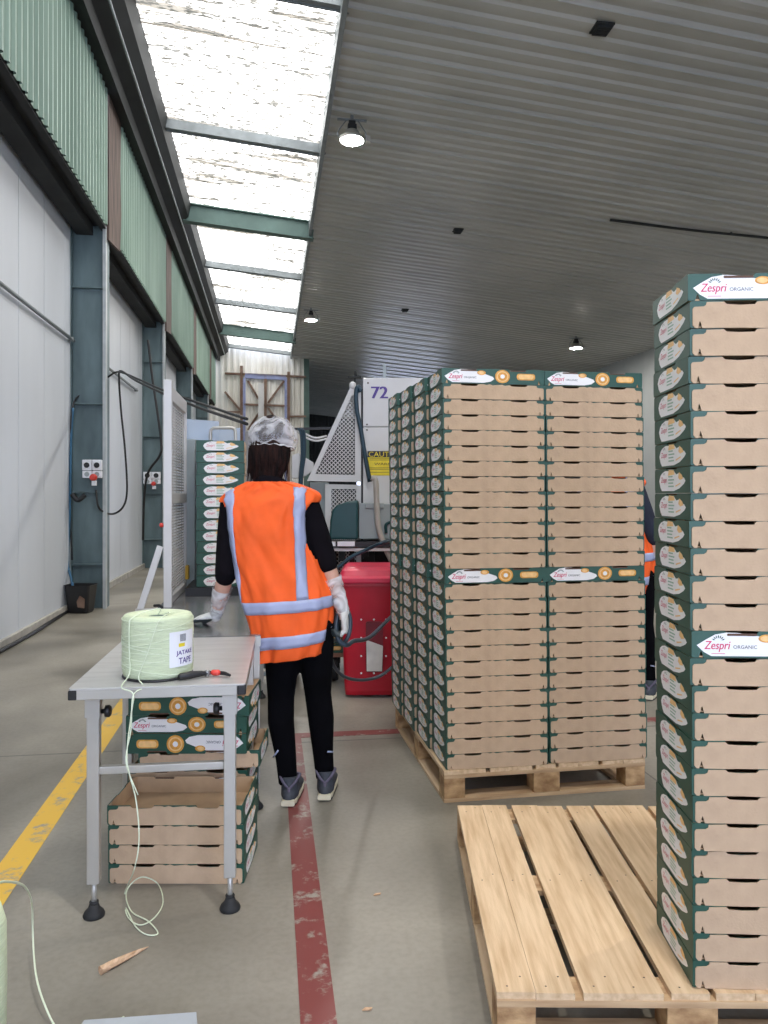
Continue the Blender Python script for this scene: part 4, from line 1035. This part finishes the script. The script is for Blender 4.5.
cable('power_cable', [PW(0, 655, 0)*0+Vector(HW(-2.40, 7.2, .02)), HW(-2.38, 8.2, .02), HW(-2.40, 9.0, .02), HW(-2.42, 9.8, .02)], .02, CABLE, 'dark cable lying along the foot of the white wall panels')
# black basket at the post foot
a = PW(81, 616, 9.75)
t = thing('storage_basket', 'black plastic basket at the foot of the nearest wall post', 'basket', (a.x, a.y, 0), A-.2)
bm = NB(); prev = None
for w, d, z in ((.11, .09, 0), (.125, .10, .02), (.155, .13, .33), (.165, .14, .34), (.155, .13, .335), (.12, .095, .03)):
    rg = [bm.verts.new(p) for p in ringr(w, d, 0, z, .03)]
    if prev:
        for k in range(len(rg)): bm.faces.new((prev[k], prev[(k+1) % len(rg)], rg[(k+1) % len(rg)], rg[k]))
    else: bm.faces.new(rg[::-1])
    prev = rg
bm.faces.new(prev); obj('body', bm, BLACKP, t)
bm = NB(); plate(bm, [(0, .06), (.08, .05), (.09, .16), (.03, .2), (-.01, .13)], (0.02, -.128, .02), (1, 0, 0), (0, -.09, 1), .003); obj('worn_sticker', bm, RUSTST, t)
# ---------------------------------------------------------------- people
OR = W(300, 0, 3.6); OR = Vector((OR.x, 3.6, 0))
def L_(px, py, D=3.6): return W(px, py, D)-OR
def hand(bm, wrist, fwd, palm, side, r=1.0, curl=(.5, .6, .5), grow=0.0, thumb_out=.6, spread=.10):
    """five-fingered hand; fwd towards fingers, palm = palm-facing normal, side = thumb side"""
    f = Vector(fwd).normalized(); s = Vector(side); s = (s-f*s.dot(f)).normalized(); p = s.cross(f)
    if p.dot(Vector(palm)) < 0: p = -p
    w = Vector(wrist)
    loft(bm, [w-f*.01, w+f*.015, w+f*.045, w+f*.08, w+f*.092], [v*r+grow for v in (.024, .030, .040, .041, .036)], [v*r+grow for v in (.019, .018, .017, .014, .011)], 14, ref=s, round_ends=True)
    for k, (off, ln) in enumerate(((.030, .070), (.010, .078), (-.011, .073), (-.030, .058))):
        d = (f+s*(off/.03)*spread).normalized(); q = w+f*.085+s*off*r
        pts = [q-f*.02, q]; a = 0
        for seg, c in zip((.44, .31, .25), curl):
            a += c*(1+.06*k); dd = (d*math.cos(a)+p*math.sin(a)); q = q+dd*ln*seg*r; pts.append(q)
        loft(bm, pts, [(.0095+.0)*r+grow, .0095*r+grow, .009*r+grow, .008*r+grow, .0068*r+grow], None, 8, ref=s, round_ends=True)
    q = w+f*.022+s*.026*r; d = (f*.75+s*thumb_out+p*.25).normalized(); pts = [w+f*.01+s*.01, q]
    for seg in (.042, .032, .026):
        q = q+d*seg*r; pts.append(q); d = (d+f*.25+p*.22*(curl[0]+.2)).normalized()
    loft(bm, pts, [.014*r+grow, .0135*r+grow, .0115*r+grow, .0098*r+grow, .0075*r+grow], None, 8, ref=s, round_ends=True)

def make_person(J, label, group, loc, rz, scale, vestlabel, shirt, tall_net=True, hands=None, net=True):
    t = thing('person', label, 'person', loc, rz, group); t.scale = (scale,)*3
    X = (1, 0, 0)
    # --- body: one continuous surface
    bm = NB()
    tp, trx, trY = zip(*J['torso'])
    loft(bm, tp, trx, trY, 24, ref=X, round_ends=True)
    n0, n1 = J['neck']; loft(bm, [n0, n1], [.056, .052], [.058, .056], 14, ref=X, round_ends=True)
    hc = J['head']; hu = J['head_up'].normalized(); hf = J['head_fwd'].normalized()
    loft(bm, [hc-hu*.105+hf*.03, hc-hu*.085+hf*.022, hc-hu*.05+hf*.008, hc-hu*.01, hc+hu*.04, hc+hu*.085, hc+hu*.112],
         [.028, .048, .064, .072, .075, .058, .025], [.034, .058, .083, .094, .097, .075, .032], 20, ref=X, round_ends=True)
    face = hc+hf*.088
    loft(bm, [face+hu*.02-hf*.006, face-hu*.005+hf*.01, face-hu*.03+hf*.018], [.007, .009, .013], [.008, .011, .011], 8, ref=X, round_ends=True)   # nose
    for dz, rr in ((-.052, .0065), (-.060, .007)): loft(bm, [face-Vector((.020, 0, 0))+hu*dz-hf*.012, face+hu*dz-hf*.003, face+Vector((.020, 0, 0))+hu*dz-hf*.012], [.003, rr, .003], None, 8, ref=(0, 0, 1))
    for sx in (-1, 1):
        loft(bm, [hc+Vector((sx*.072, 0, 0))-hu*.03-hf*.005, hc+Vector((sx*.080, 0, 0))+hu*.0-hf*.012, hc+Vector((sx*.076, 0, 0))+hu*.022-hf*.01], [.006, .009, .007], [.009, .017, .012], 8, ref=X, round_ends=True)
        loft(bm, [face+Vector((sx*.016, 0, 0))+hu*.03-hf*.012, face+Vector((sx*.045, 0, 0))+hu*.028-hf*.028], [.006, .005], None, 8, ref=(0, 0, 1), round_ends=True)
    for k in ('L', 'R'):
        hp_, kn, cf, an, he = J['leg'+k]
        loft(bm, [hp_, hp_.lerp(kn, .35), hp_.lerp(kn, .8), kn, cf, kn.lerp(an, .7), an], [.084, .077, .058, .054, .053, .040, .034], [.09, .083, .062, .056, .056, .042, .037], 16, ref=X, round_ends=True)
        loft(bm, [an, he+Vector((0, .035, .045)), he+Vector((0, .12, .035)), he+Vector((0, .20, .025)), he+Vector((0, .235, .022))], [.034, .036, .038, .042, .03], [.036, .040, .032, .02, .014], 12, ref=X, round_ends=True)
        sh, el, wr = J['arm'+k]
        loft(bm, [sh, sh.lerp(el, .5), el, el.lerp(wr, .3), wr], [.052, .046, .038, .039, .026], [.052, .047, .038, .038, .023], 14, ref=(0, 1, 0), round_ends=True)
        if hands and k in hands: hand(bm, wr, **hands[k])
    body = remesh(bm, 'body', .0065, SKIN, 3, t)
    for sx in (-1, 1):
        bm = NB(); lathe(bm, [(.001, -.012), (.009, -.009), (.012, 0), (.009, .009), (.001, .012)], 12, o=face+Vector((sx*.03, 0, 0))+hu*.012-hf*.018); obj('eye', bm, LABELW, body)
    # --- leggings
    bm = NB(); g = .006
    loft(bm, tp[:3], [v+g for v in trx[:3]], [v+g for v in trY[:3]], 24, ref=X, round_ends=True)
    for k in ('L', 'R'):
        hp_, kn, cf, an, he = J['leg'+k]; e = an.lerp(kn, -.02)
        loft(bm, [hp_, hp_.lerp(kn, .35), hp_.lerp(kn, .8), kn, cf, kn.lerp(an, .7), e], [v+g for v in (.086, .082, .064, .057, .056, .043, .038)], [v+g for v in (.09, .083, .062, .056, .056, .042, .039)], 16, ref=X)
    lg = remesh(bm, 'leggings', .008, LEGG, 3, t)
    for k, d in (('L', -1), ('R', 1)):
        hp_, kn, cf, an, he = J['leg'+k]; c = kn.lerp(an, .62)
        bm = NB(); loft(bm, [c+Vector((d*.028+.0, -.052, -.014+(.0))), c+Vector((d*.053, -.030, .014 if d < 0 else -.022))] if d > 0 else [c+Vector((-.052, -.034, -.022)), c+Vector((-.026, -.053, .016))], [.004, .004], [.002, .002], 6, ref=(0, 0, 1)); obj('reflective_mark', bm, REFL, lg)
    # --- shirt
    bm = NB(); g = .008
    loft(bm, tp[2:], [v+g for v in trx[2:]], [v+g for v in trY[2:]], 24, ref=X, round_ends=True)
    loft(bm, [n0-Vector((0, 0, .02)), n0.lerp(n1, .62)], [.082, .070], [.082, .072], 16, ref=X)
    for k in ('L', 'R'):
        sh, el, wr = J['arm'+k]; e = el.lerp(wr, .06)
        loft(bm, [sh, sh.lerp(el, .5), el, e], [.064, .060, .053, .051], [.062, .060, .052, .050], 14, ref=(0, 1, 0), round_ends=True)
    remesh(bm, 'shirt', .009, shirt, 3, t)
    # --- vest shell
    K = J['vest']   # list of (centre, rx, ry)
    NS, NT = 160, 140
    def S_(th, u, off=0.0):
        x = u*(len(K)-1); i = min(int(x), len(K)-2); f = x-i
        def cr(a, b, c, d): return .5*((2*b)+(-a+c)*f+(2*a-5*b+4*c-d)*f*f+(-a+3*b-3*c+d)*f**3)
        k0 = K[max(i-1, 0)]; k1 = K[i]; k2 = K[i+1]; k3 = K[min(i+2, len(K)-1)]
        c = cr(k0[0], k1[0], k2[0], k3[0]); rx = cr(k0[1], k1[1], k2[1], k3[1])+off; ry = cr(k0[2], k1[2], k2[2], k3[2])+off
        ct, st = math.cos(th), math.sin(th); e = .80
        p = c+Vector((rx*math.copysign(abs(ct)**e, ct), ry*math.copysign(abs(st)**e, st), 0))
        fold = .007*math.sin(th*7+u*9)*max(0, 1-u*1.2)+.004*math.sin(th*13-u*22)+.011*noise.noise(Vector((ct*3, st*3, u*6)))+.006*noise.noise(Vector((ct*7+u*5, st*7, u*9)))
        d = Vector((ct, st, 0)); p += d*fold
        p.z += J.get('hem', 0)*ct*rx*max(0, 1-u*1.7)
        return p
    bm = NB(); grid = []
    for j in range(NT+1):
        grid.append([bm.verts.new(S_(2*PI*i/NS, j/NT)) for i in range(NS)])
    for j in range(NT):
        u = (j+.5)/NT
        for i in range(NS):
            th = 2*PI*(i+.5)/NS; c = abs(math.cos(th)); s_ = math.sin(th)
            if J['arm_lo'] < u < J['arm_hi'] and c > .86-.05*math.sin((u-J['arm_lo'])/(J['arm_hi']-J['arm_lo'])*PI)*2: continue
            f = bm.faces.new((grid[j][i], grid[j][(i+1) % NS], grid[j+1][(i+1) % NS], grid[j+1][i])); f.smooth = True
    v = obj('hi_vis_vest', bm, VEST, t); sd = v.modifiers.new('Solidify', 'SOLIDIFY'); sd.thickness = .004; sd.offset = 0
    v['label'] = vestlabel
    def strip(th0, th1, u0, u1, nt, nu, name='reflective_strip'):
        bm = NB(); G = []
        for j in range(nu+1):
            u = u0+(u1-u0)*j/nu; row = []
            for i in range(nt+1):
                a, b = (th0(u), th1(u)) if callable(th0) else (th0, th1)
                row.append(bm.verts.new(S_(a+(b-a)*i/nt, u, .0055)))
            G.append(row)
        for j in range(nu):
            for i in range(nt): f = bm.faces.new((G[j][i], G[j][i+1], G[j+1][i+1], G[j+1][i])); f.smooth = True
        o = obj(name, bm, REFL, v); sd = o.modifiers.new('Solidify', 'SOLIDIFY'); sd.thickness = .0015
    for u0, u1 in J['bands']: strip(0, 2*PI, u0, u1, 72, 3)
    for fn0, fn1 in J['vstripes']:
        strip(fn0, fn1, J['bands'][-1][1], J['vtop'], 5, 40)
    # --- gloves
    for k in ('L', 'R'):
        sh, el, wr = J['arm'+k]
        if hands and k in hands:
            bm = NB(); hand(bm, wr, **{**hands[k], 'grow': .0025}); loft(bm, [el.lerp(wr, .80), wr+(wr-el).normalized()*.02], [.035, .029], [.034, .026], 12, ref=(0, 1, 0))
            g_ = remesh(bm, 'glove', .0045, GLOVEM, 1, t, 'pale thin work glove')
            if k in J.get('dark_palm', {}):
                bm = NB(); hand(bm, wr, **{**hands[k], 'grow': .0042}); me = None
                pal = Vector(hands[k]['palm']).normalized(); 
                g2 = remesh(bm, 'grip_coating', .0045, GLOVED, 1, g_, 'dark grip coating of the glove')
                b2 = NB(); b2.from_mesh(g2.data); co = J['dark_palm'][k]
                dele = [vv for vv in b2.verts if (vv.co-wr).dot(pal) < co[0] or (vv.co-wr).dot(Vector(hands[k]['fwd']).normalized()) < co[1]]
                bmesh.ops.delete(b2, geom=dele, context='VERTS'); b2.to_mesh(g2.data); b2.free()
            bm = NB(); P = [el.lerp(wr, x/12) for x in range(4, 13)]
            loft(bm, P, [.046-.0018*i+.003*(i % 2) for i in range(9)], [.045-.0018*i+.003*((i+1) % 2) for i in range(9)], 18, ref=(0, 1, 0), cap=False)
            obj('plastic_sleeve', bm, CLEARP, t)
    # --- shoes
    for k in ('L', 'R'):
        hp_, kn, cf, an, he = J['leg'+k]
        bm = NB()
        Pz = [(0, -.008, .035), (0, .03, .045), (0, .09, .05), (0, .15, .042), (0, .21, .034), (0, .265, .028)]
        loft(bm, [he+Vector(p) for p in Pz], [.028, .041, .043, .047, .048, .030], [.03, .042, .045, .036, .028, .018], 16, ref=X, round_ends=True)
        loft(bm, [he+Vector((0, .04, .03)), he+Vector((0, .045, .085)), he+Vector((0, .05, .115))], [.042, .041, .043], [.055, .053, .055], 16, ref=X)
        sh_ = remesh(bm, 'shoe', .006, SHOEM, 2, t)
        bm = NB()
        for sgn in (-1, 1): tube(bm, [he+Vector((0, -.006, .075)), he+Vector((sgn*.026, .004, .10)), he+Vector((sgn*.043, .03, .122)), he+Vector((sgn*.040, .07, .118)), he+Vector((0, .105, .11))], .0065, 8)
        tube(bm, [he+Vector((0, -.010, .045)), he+Vector((0, -.012, .082))], .007, 8)
        obj('collar', bm, SHOEC, sh_)
        bm = NB(); out = [(-.033, .0), (-.026, -.018), (.026, -.018), (.035, .0), (.043, .08), (.050, .17), (.045, .24), (.02, .285), (-.02, .285), (-.045, .24), (-.05, .17), (-.041, .08)]
        plate(bm, [(x+he.x, y+he.y) for x, y in out], (0, 0, he.z+.026), (1, 0, 0), (0, 1, 0), .018); obj('sole', bm, SOLEM, sh_, bevel=.003)
        bm = NB(); plate(bm, [(x*.97+he.x, y*.98+he.y) for x, y in out], (0, 0, he.z+.0085), (1, 0, 0), (0, 1, 0), .0085); obj('outsole', bm, RUBBER, sh_)
        bm = NB(); plate(bm, rrect(-.031, .031, .010, .034, .008), he+Vector((0, -.044, 0)), (1, 0, 0), (0, 0, 1), .02); obj('heel_patch', bm, SOLEM, sh_, bevel=0)
    # --- hair
    bm = NB()
    loft(bm, [hc+hu*.10-hf*.02, hc+hu*.06-hf*.026, hc+hu*.0-hf*.03, hc-hu*.06-hf*.034, hc-hu*.105-hf*.034, hc-hu*.155-hf*.05, hc-hu*.19-hf*.06],
         [.06, .082, .092, .090, .082, .066, .04], [.07, .088, .086, .078, .066, .050, .03], 20, ref=X, round_ends=True)
    hr_ = remesh(bm, 'hair', .008, HAIRM, 2, t)
    bm = NB(); rs = random.Random(3)
    for i in range(110):
        a = PI+PI*rs.random() if i % 5 else PI*2*rs.random(); x = math.cos(a); yb = math.sin(a)
        z0 = rs.uniform(.0, .06); ln = rs.uniform(.15, .21); k_ = rs.uniform(.97, 1.03); w_ = rs.uniform(-.012, .012)
        top = hc+hu*z0-hf*.02+Vector((x*.094, 0, 0))+hf*yb*.092
        mid = hc+hu*(z0-ln*.5)-hf*.025+Vector((x*.094*k_, 0, 0))+hf*yb*.080*k_
        end = hc+hu*(z0-ln)-hf*.035+Vector((x*.078*k_+w_, 0, 0))+hf*yb*.060*k_
        if abs(x) > .75: end += Vector((math.copysign(rs.uniform(-.004, .010), x), 0, 0))
        loft(bm, catmull([top, mid, end], 5), [.0032-.0002*q for q in range(11)], None, 5, ref=X)
    obj('hair_strands', bm, HAIRM, hr_)
    if net:
        bm = NB()
        NSn, NTn = 48, 16; G = []
        for j in range(NTn+1):
            ph = PI/2*j/NTn; row = []
            for i in range(NSn):
                a = 2*PI*i/NSn
                r_ = math.cos(ph*.97)
                b = 1+.018*math.sin(a*7+ph*3)+.03*noise.noise(Vector((math.cos(a)*2.2, math.sin(a)*2.2, ph*2)))
                e_ = math.cos(ph)**.7 if j < NTn else 0
                tuck = .87+.13*min(1, ph/.35)
                p = hc+Vector((.004, 0, 0))+Vector((1, 0, 0))*.124*e_*b*tuck*math.cos(a)+hf*.128*e_*b*tuck*math.sin(a)+hu*(.004+.150*math.sin(ph)*(1+.3*(b-1)))
                row.append(bm.verts.new(p))
            G.append(row)
        for j in range(NTn):
            for i in range(NSn): f = bm.faces.new((G[j][i], G[j][(i+1) % NSn], G[j+1][(i+1) % NSn], G[j+1][i])); f.smooth = True
        nn = obj('hair_net', bm, NETM, t)
        bm = NB(); P = []
        for i in range(61):
            a = 2*PI*i/60; P.append(hc+Vector((.004, 0, 0))+Vector((1, 0, 0))*.103*math.cos(a)+hf*.111*math.sin(a)+hu*(.004+.003*math.sin(a*14)))
        tube(bm, P, .0045, 6, k=1); obj('elastic_band', bm, mat('net_band', (214, 214, 216), .6, var=.05), nn)
    return t

def pw(px, py, D=3.6): return L_(px, py, D)
J = {}
J['torso'] = [(pw(298, 634), .12, .10), (pw(297, 617), .165, .115), (pw(293, 598), .165, .12), (pw(287, 570), .135, .10), (pw(279, 540), .150, .105), (pw(273, 516), .168, .11), (pw(270, 501), .160, .095), (pw(269, 494), .11, .075)]
J['neck'] = (pw(268, 492, 3.59), pw(270, 470, 3.62))
J['head'] = pw(271, 449, 3.66); J['head_up'] = Vector((.04, -.0, 1)); J['head_fwd'] = Vector((.05, 1, -.05))
J['head_up'] = Vector((.05, .12, 1)); J['head_fwd'] = Vector((.06, 1, -.12))
hl = pw(289, 803, 3.53); hl.z = 0; hr = pw(325, 797, 3.60); hr.z = 0
J['legL'] = (pw(283, 622), pw(281, 698, 3.6), pw(281, 722, 3.585), pw(288, 782, 3.585), hl)
J['legR'] = (pw(314, 620), pw(318, 694, 3.62), pw(321, 718, 3.62), pw(325, 776, 3.655), hr)
J['armL'] = (pw(233, 505, 3.6), pw(226, 573, 3.58), pw(216, 615, 3.70))
J['armR'] = (pw(307, 506, 3.6), pw(326, 561, 3.57), pw(343, 611, 3.585))
def vk(l, r, py, ry): return (pw((l+r)/2, py), (r-l)/2/F*3.6, ry)
J['vest'] = [vk(256, 325, 655, .135), vk(253, 330, 636, .14), vk(250, 332, 614, .14), vk(243, 330, 590, .137), vk(235, 323, 565, .132), vk(228, 315, 540, .132), vk(223, 313, 518, .132), vk(222, 318, 503, .120), vk(226, 318, 494, .100), vk(238, 305, 487, .088), vk(248, 290, 482, .078)]
J['hem'] = .16
J['arm_lo'], J['arm_hi'] = .42, .71
J['bands'] = [(.070, .126), (.222, .270)]
# vertical stripes on the back (theta ~ 3pi/2) following x; left narrows to a sliver lower down
def _edge(pts, back=True):
    def fn(u):
        x = u*(len(J['vest'])-1); i = min(int(x), len(J['vest'])-2); f = x-i
        cx_ = J['vest'][i][0].x*(1-f)+J['vest'][i+1][0].x*f; rx = J['vest'][i][1]*(1-f)+J['vest'][i+1][1]*f
        for (u0, p0), (u1, p1) in zip(pts, pts[1:]):
            if u <= u1 or u1 == pts[-1][0]:
                px = p0+(p1-p0)*max(0, min(1.05, (u-u0)/(u1-u0))); break
        rho = max(-.985, min(.985, (pw(px, 0).x-cx_)/rx)); c = math.copysign(abs(rho)**(1/.8), rho)
        return 2*PI-math.acos(c) if back else math.acos(c)
    return fn
rr = [(.25, 299.5), (.5, 297), (.8, 295)]; ll = [(.25, 244), (.5, 231.5), (.8, 229.5)]
J['vstripes'] = [(_edge(rr), _edge([(u, p+11) for u, p in rr])), (_edge([(u, p) for u, p in ll]), _edge([(u, p+(4 if u < .4 else 9)) for u, p in ll])),
                 (_edge(rr, False), _edge([(u, p+11) for u, p in rr], False)), (_edge([(u, p+6) for u, p in ll], False), _edge([(u, p+15) for u, p in ll], False))]
J['vtop'] = .90
J['net_shift'] = (.0, -.0, .0)
J['dark_palm'] = {'R': (.002, .03), 'L': (.014, -.01)}
hands = {'L': dict(fwd=(-.9, .15, -.22), palm=(0, 0, -1), side=(.15, -1, 0) if False else (.2, 1, .0), curl=(.12, .12, .1), spread=.12),
         'R': dict(r=1.12, fwd=(.12, .02, -1), palm=(-1, .1, 0), side=(0, 1, -.1), curl=(.75, .9, .7), thumb_out=.55)}
make_person(J, 'person in orange vest, black leggings and hair net, leaning on the steel table', 'warehouse workers in orange vests', OR, 0, 1.0, 'orange high-visibility vest with pale reflective bands', BLKF, hands=hands)
# second worker, mostly hidden behind the loaded pallet
J2 = dict(J)
J2['armL'] = (pw(233, 505), pw(222, 572, 3.56), pw(224, 625, 3.68)); J2['armR'] = (pw(307, 506), pw(330, 572, 3.57), pw(333, 625, 3.68))
J2['dark_palm'] = {}
h2 = {'L': dict(fwd=(0, .2, -1), palm=(1, 0, 0), side=(0, 1, 0)), 'R': dict(fwd=(0, .2, -1), palm=(-1, 0, 0), side=(0, 1, 0))}
p2 = W(630, 0, 5.4)
make_person(J2, 'person in navy top and orange vest, mostly hidden behind the full pallet', 'warehouse workers in orange vests', (p2.x, 5.4, 0), math.radians(-25), 1.07, 'orange high-visibility vest with grey band', NAVYF, hands=h2, net=False)
# ---------------------------------------------------------------- camera, light, world
cam = bpy.data.cameras.new('camera'); co = bpy.data.objects.new('camera', cam); COL.objects.link(co)
cam.sensor_width = 36; cam.lens = F*36/1024; cam.shift_y = -17/1024; cam.clip_end = 200
co.location = (0, 0, EYE); co.rotation_euler = (PI/2, 0, 0); S.camera = co
w = bpy.data.worlds.new('sky'); S.world = w; w.use_nodes = True
bg = w.node_tree.nodes['Background']; bg.inputs[0].default_value = (*lin((214, 226, 255)), 1); bg.inputs[1].default_value = 4.0
def area(loc, tgt, sx, sy, e, c=(1, 1, 1)):
    l = bpy.data.lights.new('door_daylight', 'AREA'); l.shape = 'RECTANGLE'; l.size = sx; l.size_y = sy; l.energy = e; l.color = c
    o = bpy.data.objects.new('door_daylight', l); COL.objects.link(o); o.location = loc
    o.rotation_euler = (Vector(tgt)-Vector(loc)).to_track_quat('-Z', 'Y').to_euler(); return o
def spot(px, py, D): pass
S.view_settings.view_transform = 'Standard'; S.view_settings.look = 'None'; S.view_settings.gamma = 1; S.view_settings.use_curve_mapping = False
S.view_settings.exposure = 0.55
S.cycles.max_bounces = 6; S.cycles.diffuse_bounces = 3; S.cycles.glossy_bounces = 3; S.cycles.transparent_max_bounces = 12; S.cycles.transmission_bounces = 4
S.cycles.use_denoising = True
S.cycles.sample_clamp_indirect = 8
